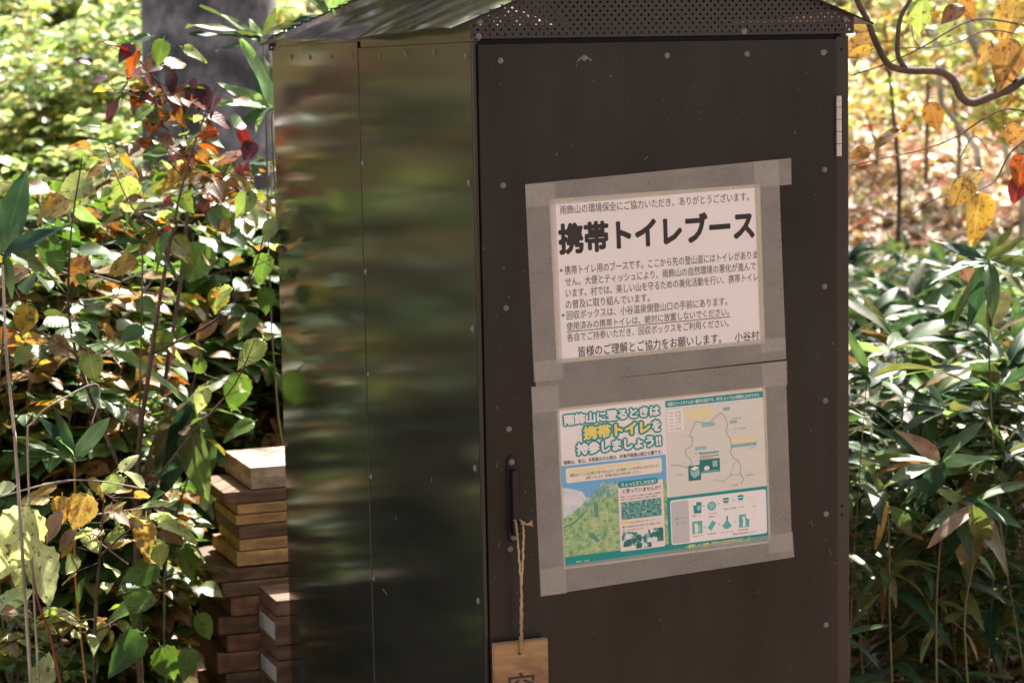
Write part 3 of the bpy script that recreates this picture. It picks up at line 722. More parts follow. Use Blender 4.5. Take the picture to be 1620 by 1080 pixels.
# map
mb = MB(); S2.rect(mb, 216, 19, 420, 188, .86, 0)
rg = random.Random(4)
for k in range(46):
    a, b = rg.uniform(225, 405), rg.uniform(45, 180); pts = []
    for q in range(7): pts.append((min(418, max(217, a+q*6*rg.uniform(.5, 1.2))), min(187, max(20, b+6*math.sin(q*.9+k)+rg.uniform(-2, 2)))))
    S2.line(mb, pts, .5, .885, 7)
S2.rect(mb, 218, 22, 251, 64, .9, 6)
for k in range(6): S2.line(mb, [(223, 28+6.3*k), (230, 28+6.3*k)], 1.2, .93, 5); text(S2, mb, ('山頂', '登山道', '一般道', '水場', 'トイレ', '駐車場')[k], (234, 25.5+6.3*k, 246, 30+6.3*k), .93, 5, .01)
S2.rect(mb, 254, 26, 312, 44, .9, 3); S2.rect(mb, 348, 90, 402, 99, .9, 3)
route1 = [(329, 38), (318, 44), (306, 55), (290, 53), (276, 50), (268, 62), (262, 76), (269, 80), (266, 95), (252, 102), (254, 112), (262, 120), (266, 128), (255, 136), (240, 130), (222, 127)]
route2 = [(329, 38), (338, 48), (342, 62), (338, 76), (346, 90), (350, 104), (346, 116), (352, 128), (360, 132), (367, 146), (365, 160), (372, 170), (366, 180)]
S2.line(mb, route1, 1.5, .94, 5); S2.line(mb, route2, 1.5, .95, 5); S2.line(mb, [(310, 166), (330, 170), (344, 160), (352, 138), (362, 132)], .9, .93, 5)
for q in ((334, 28, 348, 35), (346, 55, 362, 61), (288, 54, 316, 62), (272, 98, 296, 105), (346, 101, 402, 108)): S2.rect(mb, *q, .92, 4)
text(S2, mb, '雨飾山', (335, 29.2, 347, 33.8), .97, 5, .01); text(S2, mb, '笹平', (348, 56, 360, 60), .97, 5, .01); text(S2, mb, '荒菅沢避難小屋', (348, 102.5, 400, 106.6), .97, 5, .01)
for q, t in (((352, 50, 372, 53.5), '中間点'), ((356, 70, 380, 73.5), '水平距離'), ((386, 110, 398, 113.5), '沢'), ((342, 158, 366, 162), '登山口'), ((376, 162, 392, 166), '駐車場'), ((340, 178, 360, 181.5), '小谷温泉'), ((230, 146, 246, 149), '林道'), ((270, 108, 286, 111.5), '大渚')): text(S2, mb, t, q, .93, 5, .01)
S2.rect(mb, 281, 110, 322, 114, .93, 2); S2.rect(mb, 281, 117, 322, 119, .93, 8); S2.rect(mb, 281, 121, 310, 122.5, .93, 8); S2.rect(mb, 281, 124, 323, 150, .95, 1); S2.rect(mb, 257, 133, 283, 162, .93, 1)
S2.poly(mb, [(261, 139), (271, 134.5), (280, 138), (270, 144)][::-1], .97, 9); S2.poly(mb, [(261, 141), (270, 146), (280, 140), (280, 152), (270, 158), (262, 151)][::-1], .97, 4); S2.poly(mb, [(270, 144), (280, 138), (280, 140), (270, 146)][::-1], .99, 1)
S2.round(mb, 290, 137, 301, 145, 3.5, .98, 9); S2.rect(mb, 308, 128, 318, 140, .98, 4); S2.rect(mb, 284, 146, 321, 149, .98, 2)
mb.build('map', [I_map, I_dkteal, I_teal2, I_lyel, I_lblue, I_route, I_white, I_contour, I_red, I_white], N2)
# how-to panel with little icons
mb = MB(); S2.round(mb, 217, 195, 418, 281, 5, .88, 0); S2.round(mb, 219, 198, 255, 279, 4, .92, 1)
text(S2, mb, '携帯トイレの', (226, 229, 249, 234), .96, 3, .02); text(S2, mb, '使 い 方', (227, 238, 248, 243), .96, 3, .02)
S2.poly(mb, [(264, 210), (271, 210), (271, 204), (282, 205), (281, 226), (266, 226)][::-1], .94, 2); S2.poly(mb, [(272, 212), (280, 211), (279, 220), (273, 220)][::-1], .97, 4)
S2.poly(mb, [(303+9.5*math.cos(a*.6283), 215+9*math.sin(a*.6283)) for a in range(10)][::-1], .94, 3); S2.poly(mb, [(303+6*math.cos(a*.6283), 215+6*math.sin(a*.6283)) for a in range(10)][::-1], .97, 4)
for cx, cy in ((333, 208), (364, 206)):
    S2.poly(mb, [(cx-7, cy-4), (cx, cy-6), (cx+7, cy-4), (cx+5, cy+4), (cx-5, cy+4)][::-1], .94, 2); S2.rect(mb, cx-6, cy-1.5, cx+6, cy, .97, 0); S2.line(mb, [(cx-5, cy+8), (cx, cy+4.5), (cx+5, cy+8)], 1.2, .95, 5)
S2.rect(mb, 261, 241, 282, 265, .94, 3); S2.poly(mb, [(266, 264), (266, 252), (265, 245), (271, 245), (275, 252), (272, 264)][::-1], .97, 0); S2.round(mb, 273, 251, 279, 263, 2.5, .98, 4)
S2.poly(mb, [(293, 256), (303, 243), (311, 248), (300, 263)][::-1], .94, 3)
S2.poly(mb, [(324, 256), (331, 248), (334, 243), (337, 248), (344, 258), (336, 263), (328, 262)][::-1], .94, 3); S2.poly(mb, [(333, 238), (336, 238), (336.5, 245), (332.5, 245)][::-1], .97, 2)
S2.poly(mb, [(359, 239), (374, 238), (374, 246), (381, 250), (380, 264), (359, 264)][::-1], .94, 3); S2.poly(mb, [(366, 263), (368, 250), (366, 243), (371, 243), (373, 252), (372, 263)][::-1], .97, 0)
for q in ((287, 213), (318, 212), (350, 210), (318, 252), (350, 251), (287, 254), (392, 225)): S2.poly(mb, [(q[0]-2, q[1]-2), (q[0]+3, q[1]), (q[0]-2, q[1]+2)][::-1], .95, 5)
S2.line(mb, [(376, 207), (386, 208), (393, 215), (395, 228), (392, 242), (385, 250)], 1.6, .93, 6)
for q, t in (((262, 229, 280, 232), '携帯トイレ'), ((297, 228, 312, 231), 'ひろげる'), ((328, 222, 372, 226), '袋をかぶせて使用してください'), ((296, 234, 308, 237), '凝固剤'), ((262, 268, 284, 271), '回収ボックス'), ((292, 267, 310, 270), '防臭袋'), ((320, 267, 346, 270), '口をしっかりしばる'), ((357, 267, 378, 270), '使用後'), ((344, 273, 396, 277), '使用済み袋は回収ボックスへ')): text(S2, mb, t, q, .94, 7, .012)
mb.build('guide_panel', [I_white, I_greybox, I_teal, I_teal2, I_lblue, I_lblue, I_lyel, I_grey], N2)
mb = MB(); text(S2, mb, '～携帯トイレを使ってきれいな山をまもりましょう～', (246, 284, 388, 293), .95, 0, .05); mb.build('lettering', I_yellow, N2)
mb = MB(); text(S2, mb, '環境省　小谷村', (22, 288, 48, 291), .95, 0, .01); mb.build('lettering', I_white, N2)
mb = MB()
for q in ((-3, -3, 423, 2.5), (-3, 296.5, 423, 301), (-3, 2.5, 1.5, 296.5), (419, 2.5, 425, 296.5)): S2.rect(mb, *q, .58)
mb.build('margin', M_edge, N2)
tape(S2, N2, ((-52, -48), (471, -49), (470, -2), (-50, 2)), 1.9)
tape(S2, N2, ((-52, -46), (2, -46), (0, 346), (-52, 346)), 1.2)
tape(S2, N2, ((418, -48), (468, -48), (470, 322), (420, 322)), 1.35)
tape(S2, N2, ((-50, 294), (472, 285), (474, 335), (-50, 345)), 1.55)
for q in ((N1,), (N2,)): pass

# ------------------------------------------------------------------ wooden tag on its cord
TG = thing('wooden_tag', 'wooden plaque with a brushed black character hung by twine from the door handle', 'plaque', (.061, -.02, .70))
TL = Vector((.061, -.02, .70))
def tpart(mb, name, mt): o = mb.build(name, mt, TG); o.location = -TL; return o
import bmesh
def board():
    mb = MB(); x0, x1, z0, z1 = .0085, .1135, .48, .7005; hx, hz, r = .0585, .680, .0042
    for y, s in ((-.026, 1), (-.012, -1)):
        N = 16; inn = [(hx+r*math.cos(2*math.pi*k/N+.39), y, hz+r*math.sin(2*math.pi*k/N+.39)) for k in range(N)]
        out = []
        for k in range(N):
            a = 2*math.pi*k/N+.39; c, sn = math.cos(a), math.sin(a)
            t = min(((x1-hx) if c > 0 else (hx-x0))/abs(c), ((z1-hz) if sn > 0 else (hz-z0))/abs(sn)); out.append((hx+c*t, y, hz+sn*t))
        for k in range(N):
            q = [out[k], out[(k+1) % N], inn[(k+1) % N], inn[k]]
            a0, a1 = out[k], out[(k+1) % N]
            if abs(a0[0]-a1[0]) > 1e-6 and abs(a0[2]-a1[2]) > 1e-6:
                cx_ = x1 if max(a0[0], a1[0]) > hx+.03 else x0; cz_ = z1 if max(a0[2], a1[2]) > hz else z0
                q.insert(1, (cx_, y, cz_))
            mb.face(q if s > 0 else q[::-1])
        if s > 0: I0, = [inn]
        else: mb.grid([I0+[I0[0]], inn+[inn[0]]])
    for a, b in (((x0, z0), (x1, z0)), ((x1, z0), (x1, z1)), ((x1, z1), (x0, z1)), ((x0, z1), (x0, z0))):
        mb.face([(a[0], -.026, a[1]), (b[0], -.026, b[1]), (b[0], -.012, b[1]), (a[0], -.012, a[1])])
    return mb
tpart(board(), 'board', M_wtag)
class Flat:
    def P(s, u, v, o): return Vector((u/1000, -.026-o/1000, v/1000))
mb = MB(); V, F = text_geo('空', 0.012); xs_ = [v[0] for v in V]; ys_ = [v[1] for v in V]; i0 = len(mb.v)
mb.v += [(.034+(v[0]-min(xs_))/(max(xs_)-min(xs_))*.052, -.0264, .596+(v[1]-min(ys_))/(max(ys_)-min(ys_))*.047) for v in V]
for f in F: mb.f.append(tuple(f)); mb.m.append(0); mb.uv.append([(.5, .5)]*len(f)); mb.smooth.append(False)
tpart(mb, 'lettering', I_black)
mb = MB()
def wob(pts, r, n=10):
    P_ = [Vector(p) for p in pts]; out = []
    for k in range(len(P_)-1):
        for q in range(n):
            t = q/n; p = P_[k].lerp(P_[k+1], t); out.append(p + Vector((math.sin(k*9+q*1.7)*.0006, math.cos(q*2.1+k)*.0005, 0)))
    out.append(P_[-1]); mb.tube(out, [r*(1+.18*math.sin(j*2.2)) for j in range(len(out))], 6)
CR = 1
wob([(.054, -.014, .931), (.0525, -.033, .928), (.0535, -.036, .91), (.056, -.036, .87), (.061, -.034, .80), (.0615, -.032, .75), (.0605, -.030, .706)], .0019)
wob([(.060, -.014, .933), (.066, -.034, .926), (.066, -.037, .905), (.0635, -.037, .86), (.0595, -.036, .80), (.0585, -.033, .75), (.0592, -.030, .706)], .0019)
wob([(.054, -.014, .931), (.060, -.014, .933)], .002)
wob([(.0595, -.0305, .712), (.0585, -.0295, .69), (.0585, -.0285, .681), (.0585, -.019, .680)], .0026)
wob([(.066, -.036, .926), (.071, -.038, .922), (.077, -.037, .921)], .002)
for k in range(9):
    a = -.5+.16*k; p = Vector((.071, -.038, .922)); mb.tube([p, p+Vector((.009, -.001, a*.006)), p+Vector((.014*math.cos(a), -.002*math.sin(k), .013*math.sin(a)))], [.0007, .0005, .0003], 3)
for k in range(5):
    z = .706+.0012*k; mb.tube([Vector((.0596+.0034*math.cos(q*.7854), -.030+.0034*math.sin(q*.7854), z)) for q in range(9)], .0011, 5)
for k in range(4): mb.tube([Vector((.0655, -.035, .925))+.0036*Vector((math.cos(q*.7854), math.sin(q*.7854)*.8, .3*math.sin(q*.7854+k))) for q in range(9)], .0012, 5)
tpart(mb, 'cord', M_rope)

# ------------------------------------------------------------------ timber pile behind the booth
def plank(name, x0, x1, y0, y1, z0, z1, mt, label, skew=0, endcap=False, group='boards piled behind the booth', cat='board'):
    o = thing(name, label, cat, ((x0+x1)/2, (y0+y1)/2, z0), group); c = Vector(o.location)
    mb = MB(); M = Matrix.Translation(-c) if False else None
    mb.box(Vector((x0, y0, z0))-c, Vector((x1, y1, z1))-c, 0, None, .003)
    b = mb.build('plank', mt, o)
    if endcap:
        e = MB(); e.box(Vector((x0-.0025, y0+.004, z0+.016))-c, Vector((x0-.0003, y1-.03, z1-.014))-c); e.build('painted_end', M_white, o)
    o.rotation_euler = (0, 0, skew)
    return o
sc = 1.0370
def X(x): return CAM.x + (x-CAM.x)*sc
def Z(z): return CAM.z + (z-CAM.z)*sc
PL = [(-.072, .784, .728, M_wsunlit, 'topmost brown board of the pile behind the booth, its top face sunlit', .29),
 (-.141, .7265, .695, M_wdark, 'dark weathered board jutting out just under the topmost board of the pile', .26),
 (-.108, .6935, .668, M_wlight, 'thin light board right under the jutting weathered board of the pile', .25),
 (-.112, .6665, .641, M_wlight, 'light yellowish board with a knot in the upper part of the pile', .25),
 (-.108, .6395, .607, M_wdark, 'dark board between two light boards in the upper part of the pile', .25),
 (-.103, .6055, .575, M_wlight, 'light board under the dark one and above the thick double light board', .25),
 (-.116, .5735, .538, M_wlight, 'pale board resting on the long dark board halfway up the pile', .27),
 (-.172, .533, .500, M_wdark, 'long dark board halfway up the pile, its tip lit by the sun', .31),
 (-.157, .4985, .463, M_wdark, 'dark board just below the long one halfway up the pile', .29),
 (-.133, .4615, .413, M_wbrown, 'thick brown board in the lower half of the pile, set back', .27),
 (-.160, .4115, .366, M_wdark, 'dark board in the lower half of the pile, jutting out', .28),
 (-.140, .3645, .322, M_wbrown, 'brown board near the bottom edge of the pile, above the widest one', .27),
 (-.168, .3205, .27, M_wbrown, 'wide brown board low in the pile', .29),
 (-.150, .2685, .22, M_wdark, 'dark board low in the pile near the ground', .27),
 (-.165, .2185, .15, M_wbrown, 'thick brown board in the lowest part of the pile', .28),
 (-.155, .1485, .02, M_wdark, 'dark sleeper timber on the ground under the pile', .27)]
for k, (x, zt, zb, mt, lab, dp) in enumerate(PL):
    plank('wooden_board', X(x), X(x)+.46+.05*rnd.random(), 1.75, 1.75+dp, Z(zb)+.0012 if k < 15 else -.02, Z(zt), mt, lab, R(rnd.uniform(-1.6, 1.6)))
q = .991
def X2(x): return CAM.x + (x-CAM.x)*q
def Z2(z): return CAM.z + (z-CAM.z)*q
for zt, zb, cap, lab in ((.441, .40, False, 'dark uncapped board on top of the small pile with white painted ends'), (.398, .325, True, 'upper dark board with a white painted end beside the timber pile'), (.323, .287, False, 'plain dark board between the two boards with white painted ends'), (.285, .215, True, 'lower dark board with a white painted end beside the timber pile'), (.213, .12, False, 'dark board near the ground under the white ended boards'), (.118, .0, False, 'lowest dark timber under the white ended boards')):
    plank('wooden_board', X2(-.02)+(0 if cap else .004), .45, 1.505, 1.69, Z2(zb)+.001, Z2(zt), M_wdark, lab, 0, cap)

# ------------------------------------------------------------------ plants
class Proto:
    def __init__(s, mk, h): s.mk = mk; s.root = None; s.h = h
    def put(s, loc, rz, scale, label, cat, group=None):
        if s.root is None:
            s.root = s.mk(); o = s.root; o.location = loc; o.rotation_euler = (0, 0, rz); o.scale = (scale,)*3
        else:
            o = copy_thing(s.root, loc, rz, scale)
        for k in ('group',):
            if k in o and not group: del o[k]
        return tag(o, label, cat, group)
# hero plants: leaves and stalks set one by one
def img(px, py, Y): return at(px, py, Y)
def hero(name, label, cat, root, stems, leaves, group=None, clutter=0, keys=('green',), ymax=900):
    """stems: (material, [points], r0, r1); leaves: (material key, tip/base pixels in 3-D, width ratio, kind, droop)"""
    o = thing(name, label, cat, root, group); rv = Vector(root)
    byk = {}
    for mt, pts, ra, rb in stems:
        P = [Vector(p)-rv for p in pts]; Q = []
        for k in range(len(P)-1):
            for j in range(4):
                t = j/4; p0 = P[max(0, k-1)]; p1 = P[k]; p2 = P[k+1]; p3 = P[min(len(P)-1, k+2)]
                Q.append(.5*((2*p1)+(p2-p0)*t+(2*p0-5*p1+4*p2-p3)*t*t+(3*p1-p0-3*p2+p3)*t**3))
        Q.append(P[-1]); n = len(Q)
        mb = byk.setdefault(('s', mt.name), (MB(), mt))[0]
        mb.tube(Q, [ra+(rb-ra)*k/(n-1) for k in range(n)], 7)
    for i in range(clutter):
        mt, pts, ra, rb = rnd.choice(stems); q = rnd.randrange(1, len(pts)); a = Vector(pts[q-1]).lerp(Vector(pts[q]), rnd.random())
        if q == 1 and len(pts) > 3: continue
        dd = (rdir(rnd, -.5, .4)); tw = a+dd*rnd.uniform(.01, .09); k = rnd.choice(keys); L = rnd.uniform(.03, .07)
        byk.setdefault(('s', M_twig.name), (MB(), M_twig))[0].tube([a-rv, tw-rv], [.0012, .0008], 4)
        d2 = (dd+rdir(rnd, -.9, .3)*.9).normalized()
        leaves = leaves + [(k, tw, tw+d2*L, rnd.uniform(.5, .9), 'broad', rnd.uniform(0, .4), Vector((0, 0, 1))+rdir(rnd)*.9, rnd.uniform(0, .5), .05)]
    for (k, a, b, wr, kind, droop, nrm, fold, serr) in leaves:
        mb = byk.setdefault(('l', k), (MB(), LM[k]))[0]
        a = Vector(a)-rv; b = Vector(b)-rv; d = b-a; L = d.length
        if nrm is None:
            nrm = (CAM - (Vector(a)+rv)).normalized()*rnd.uniform(.25, .9) + Vector((0, 0, 1))*rnd.uniform(.3, .9) + rdir(rnd)*.3
        leaf(mb, a, d + Vector(nrm).normalized()*L*droop*.8, nrm, L*1.06, L*wr, kind, droop, fold, 0, serr, .6, L*.12 if kind != 'lance' else 0, rnd)
    for (t, k), (mb, mt) in byk.items(): mb.build('stem' if t == 's' else 'foliage', mt, o)
    return o
def lf(k, x, y, L, ang, Y, wr=.78, kind='broad', droop=.12, fold=.2, serr=.05, dy=0., nrm=None):
    """a leaf centred on (x, y), L px long, its tip pointing ang degrees up from the +x of the photograph, at depth Y"""
    c, s = math.cos(R(ang)), math.sin(R(ang))
    return (k, at(x-c*L/2, y+s*L/2, Y-dy), at(x+c*L/2, y-s*L/2, Y+dy), wr, kind, droop, nrm, fold, serr)
def sl_(k, x0, y0, x1, y1, Y, wr=.2, droop=.12, fold=.25, dy=.0, nrm=None):
    return (k, at(x0, y0, Y), at(x1, y1, Y+dy), wr, 'lance', droop, nrm, fold, 0)
def gr(px, Y): p = at(px, 540, Y); return Vector((p.x, p.y, hgt(p.x, p.y)))

# red and orange leaved shrub in front of the grey trunk
Y = 1.75
rt0 = gr(250, Y)
hero('shrub', 'shrub with dark red and orange leaves growing in front of the grey trunk', 'shrub', rt0,
 [(M_twig, [rt0, at(255, 700, Y), at(285, 450, Y), at(300, 250, Y), at(262, 150, Y), at(215, 90, Y)], .007, .0015),
  (M_twig, [at(300, 250, Y), at(285, 170, Y), at(272, 125, Y)], .002, .001), (M_twig, [at(310, 300, Y), at(250, 240, Y), at(215, 215, Y)], .003, .001),
  (M_twig, [at(318, 330, Y), at(350, 280, Y), at(375, 240, Y)], .003, .001), (M_twig, [at(262, 150, Y), at(205, 160, Y), at(165, 125, Y)], .0022, .001)],
 [lf('red', 185, 76, 48, 160, Y), lf('maroon', 203, 82, 40, 230, Y), lf('orange', 212, 95, 48, 250, Y, .6), lf('maroon', 235, 112, 58, 200, Y, .75), lf('red', 228, 118, 44, 300, Y), lf('maroon', 268, 122, 50, 280, Y, .6),
  lf('maroon', 290, 158, 60, 255, Y, .75), lf('maroon', 160, 127, 32, 200, Y), lf('maroon', 136, 97, 30, 170, Y, .5), lf('orange', 218, 158, 52, 265, Y, .55), lf('maroon', 318, 150, 46, 300, Y), lf('maroon', 195, 145, 44, 240, Y, .5),
  lf('orange', 370, 250, 56, 200, Y, .6), lf('ochre', 320, 252, 40, 330, Y), lf('orange', 228, 230, 42, 340, Y), lf('yellow', 285, 282, 60, 215, Y, .7), lf('orange', 300, 262, 40, 20, Y, .4), lf('maroon', 342, 190, 46, 330, Y), lf('red', 345, 165, 34, 240, Y),
  lf('red', 385, 215, 40, 300, Y, .5), lf('orange', 245, 190, 40, 250, Y), lf('red', 260, 205, 38, 320, Y), lf('maroon', 395, 235, 36, 250, Y), lf('orange', 330, 215, 42, 200, Y)], clutter=130, keys=('maroon', 'red', 'orange', 'mixed', 'green', 'brown', 'ochre', 'lime'))
# green and yellow viburnum-like shrub in front
Y = 1.45
rt0 = gr(200, Y)
A = [('lime', 200, 302, 66, 290, .8), ('lime', 128, 295, 60, 200, .9), ('yellow', 90, 330, 62, 210, .95), ('green', 165, 228, 52, 190, .9), ('lime', 145, 200, 44, 160, .8), ('green', 255, 78, 44, 260, .7), ('lime', 303, 84, 44, 340, .55), ('green', 225, 62, 40, 190, .5),
 ('green', 262, 388, 72, 250, .95), ('green', 316, 408, 66, 235, .95), ('mixed', 285, 395, 60, 300, .9), ('green', 255, 535, 44, 260, .9), ('green', 214, 527, 42, 200, .8), ('green', 286, 532, 36, 320, .7), ('green', 418, 420, 52, 240, .7), ('green', 372, 494, 44, 190, .8), ('lime', 403, 556, 62, 235, .7),
 ('green', 376, 612, 62, 270, .75), ('green', 395, 512, 46, 220, .8), ('green', 384, 678, 56, 200, .6), ('lime', 322, 625, 48, 260, .6), ('green', 82, 395, 62, 300, .8), ('ochre', 27, 436, 60, 200, .8), ('ochre', 127, 422, 50, 260, .7), ('ochre', 30, 549, 60, 180, .8), ('ochre', 92, 549, 52, 320, .8), ('ochre', 137, 566, 46, 280, .8), ('ochre', 74, 580, 48, 250, .7),
 ('ochre', 233, 580, 44, 240, .8), ('mixed', 200, 420, 50, 220, .8), ('mixed', 345, 345, 56, 330, .8), ('lime', 390, 318, 50, 240, .7), ('lime', 400, 335, 46, 300, .6), ('mixed', 345, 470, 44, 250, .8), ('lime', 430, 360, 44, 240, .7), ('yellow', 170, 260, 40, 200, .7), ('mixed', 60, 300, 56, 180, .8), ('green', 420, 470, 46, 280, .7), ('ochre', 330, 520, 44, 230, .7), ('mixed', 40, 500, 50, 250, .8)]
hero('shrub', 'tall shrub with round green leaves turning yellow and spotted, next to the booth wall', 'shrub', rt0,
 [(M_twig, [rt0, at(215, 800, Y), at(240, 560, Y), at(270, 380, Y), at(300, 250, Y), at(345, 130, Y)], .008, .0015), (M_twig, [at(215, 800, Y), at(120, 560, Y), at(110, 400, Y), at(130, 250, Y)], .005, .0015), (M_twig, [at(240, 560, Y), at(350, 500, Y), at(400, 430, Y), at(425, 340, Y)], .004, .0012),
  (M_twig, [at(120, 560, Y), at(60, 520, Y), at(20, 450, Y)], .003, .001), (M_twig, [at(215, 800, Y), at(300, 690, Y), at(370, 610, Y), at(402, 540, Y)], .004, .001), (M_twig, [at(270, 380, Y), at(210, 330, Y), at(165, 230, Y)], .003, .001)],
 [lf(k, x, y, L, a+rnd.uniform(-15, 15), Y+rnd.uniform(-.15, .25), w) for k, x, y, L, a, w in A], clutter=120, keys=('green', 'mixed', 'lime', 'ochre', 'mixed'))
# bright bush by the lower edge
Y = 1.06
rt0 = gr(110, Y)
A = [('pale', 35, 838, 105, 265, .8), ('pale', 63, 898, 95, 300, .75), ('brown', 90, 828, 60, 250, .7), ('yellow', 130, 802, 62, 240, .85), ('pale', 272, 836, 72, 325, .75), ('yellow', 232, 845, 74, 275, .55), ('green', 228, 906, 74, 200, .6), ('pale', 93, 976, 76, 325, .7), ('pale', 16, 955, 70, 20, .8), ('green', 218, 956, 82, 205, .55),
 ('green', 207, 1026, 90, 235, .6), ('green', 262, 1042, 60, 300, .8), ('pale', 67, 1066, 56, 60, .8), ('green', 296, 1043, 56, 270, .6), ('green', 293, 890, 60, 300, .8), ('pale', 180, 765, 50, 200, .6), ('yellow', 60, 790, 50, 190, .7), ('pale', 215, 760, 46, 140, .6), ('pale', 8, 775, 50, 200, .7), ('pale', 240, 800, 44, 20, .6), ('yellow', 175, 812, 40, 230, .8), ('pale', 12, 880, 60, 240, .7), ('pale', 140, 850, 46, 300, .6), ('yellow', 98, 800, 44, 270, .8), ('pale', 200, 735, 40, 30, .5), ('pale', 250, 870, 46, 290, .7), ('brown', 110, 850, 44, 240, .6), ('yellow', 150, 770, 44, 320, .6), ('yellow', 192, 835, 40, 260, .6), ('pale', 30, 905, 50, 270, .5), ('mixed', 160, 1000, 50, 240, .7), ('green', 130, 930, 44, 260, .7), ('green', 320, 985, 46, 290, .7)]
hero('shrub', 'low bush of bright pale green and yellow leaves before the timber pile', 'shrub', rt0,
 [(M_redstem, [gr(115, Y), at(90, 1050, Y), at(60, 950, Y), at(45, 870, Y), at(20, 820, Y)], .004, .0015), (M_twig, [rt0, at(150, 1000, Y), at(158, 880, Y), at(165, 780, Y)], .005, .0015), (M_twig, [at(158, 880, Y), at(215, 830, Y), at(260, 825, Y)], .003, .001), (M_drystem, [at(0, 785, Y), at(90, 762, Y), at(150, 760, Y), at(225, 772, Y)], .002, .0015),
  (M_redstem, [at(165, 780, Y), at(190, 800, Y), at(215, 850, Y)], .002, .001), (M_twig, [at(150, 1000, Y), at(215, 960, Y), at(240, 920, Y)], .003, .001), (M_drystem, [at(115, 830, Y), at(160, 860, Y), at(203, 892, Y)], .0022, .0015), (M_drystem, [at(140, 815, Y+.05), at(250, 800, Y+.05)], .0018, .0012), (M_twig, [at(150, 1000, Y), at(95, 960, Y)], .002, .001)],
 [lf(k, x, y, L, a+rnd.uniform(-15, 15), Y+rnd.uniform(-.12, .15), w, serr=.07) for k, x, y, L, a, w in A], clutter=60, keys=('pale', 'yellow', 'lime', 'mixed', 'brown', 'green'))
# single bamboo grass plants one can make out
def hsasa(label, px, Y, base, leaves, stem=M_culm, pale=False):
    bx, by = base; r_ = gr(px+rnd.uniform(-40, 40), Y)
    hero('dwarf_bamboo', label, 'dwarf bamboo', r_, [(stem, [r_, at(.35*px+.65*bx+rnd.uniform(-22, 22), .55*1150+.45*by, Y+rnd.uniform(0, .12)), at(bx+rnd.uniform(-8, 8), by+90, Y+.03), at(bx, by, Y)], .003, .0018)],
         [sl_(k, bx+rnd.uniform(-3, 3), by+rnd.uniform(-6, 6), x, y, Y+rnd.uniform(-.06, .06), w, dr, .25, rnd.uniform(-.08, .08)) for k, x, y, w, dr in leaves])
hsasa('bamboo grass with an orange stalk and blue green leaf fan above the bright bush', 138, 1.1, (118, 725), [('sasa', 58, 655, .26, .05), ('sasa', 25, 690, .2, .1), ('sasa', 10, 712, .14, .1), ('sasa_pale', 172, 660, .34, .1), ('sasa', 85, 640, .2, .1), ('sasa_pale', 95, 690, .3, .1), ('sasa', 140, 725, .3, .2)], M_orangestem)
hsasa('bamboo grass with long grey green leaves on a bare stalk at the thicket edge', 22, 1.3, (5, 400), [('sasa', 110, 355, .24, .1), ('sasa', 107, 455, .22, .4), ('sasa', 40, 272, .34, .05), ('sasa_pale', -40, 330, .25, .1), ('sasa', 20, 470, .25, .3), ('sasa_pale', 28, 355, .5, .1)])
hsasa('bamboo grass with leaves crossing in front of the grey trunk', 480, 2.1, (415, 62), [('sasa', 305, 52, .14, .05), ('sasa', 322, 8, .16, .1), ('sasa', 342, 78, .15, .2), ('sasa', 355, 52, .25, .1), ('sasa_pale', 395, 30, .3, .1), ('sasa', 470, 35, .3, .2), ('sasa', 440, 10, .25, .1), ('sasa', 300, 35, .1, .2)])
hsasa('bamboo grass with broad bright green leaves touching the back corner of the booth', 490, 2.0, (432, 170), [('sasa_pale', 385, 66, .34, .05), ('sasa', 400, 85, .3, .1), ('sasa_pale', 345, 130, .26, .15), ('sasa_pale', 343, 160, .18, .1), ('sasa_pale', 400, 195, .3, .4), ('sasa', 420, 90, .3, .1), ('sasa', 360, 210, .22, .3)])
hsasa('bamboo grass with one pale leaf and dark broad leaves in the shade beside the pile', 235, 1.5, (300, 640), [('sasa', 262, 792, .3, .3), ('sasa', 320, 800, .32, .3), ('sasa', 240, 770, .3, .3), ('sasa_pale', 165, 534, .12, .15), ('sasa', 345, 760, .28, .3), ('sasa', 230, 690, .25, .2), ('sasa', 365, 590, .25, .2), ('sasa_tip', 222, 760, .25, .3)])
hsasa('bamboo grass with dark upright leaves in the middle of the shrub', 200, 1.45, (225, 380), [('sasa', 272, 325, .3, .1), ('sasa', 190, 330, .2, .1), ('sasa', 160, 385, .16, .2), ('sasa', 285, 440, .22, .3), ('sasa_pale', 270, 350, .12, .2)])
hsasa('bamboo grass rising behind the roof with one bright green leaf', 520, 2.2, (525, 30), [('sasa_pale', 505, -40, .4, .1), ('sasa_pale', 560, -30, .4, .1), ('sasa', 450, 40, .3, .1), ('sasa', 470, -20, .3, .2), ('sasa', 455, 75, .25, .3), ('sasa', 600, -30, .2, .2)])
for px, pts in ((8, [(4, 420), (10, 560), (22, 680), (28, 760)]),):
    r_ = gr(30, .95); hero('dry_stalk', 'bare pale dry stalk standing upright at the edge of the thicket', 'stalk', r_, [(M_drystem, [r_]+[at(x, y, .95) for x, y in pts[::-1]], .004, .0025)], [])
r_ = gr(40, 1.0); hero('dry_stalk', 'thin dry stalk bent over like a hook above the bamboo grass fan', 'stalk', r_, [(M_drystem, [r_, at(45, 760, 1.0), at(55, 665, 1.0), at(110, 625, 1.0), at(150, 607, 1.0), at(158, 625, 1.0), at(146, 668, 1.0)], .0025, .0016)], [])
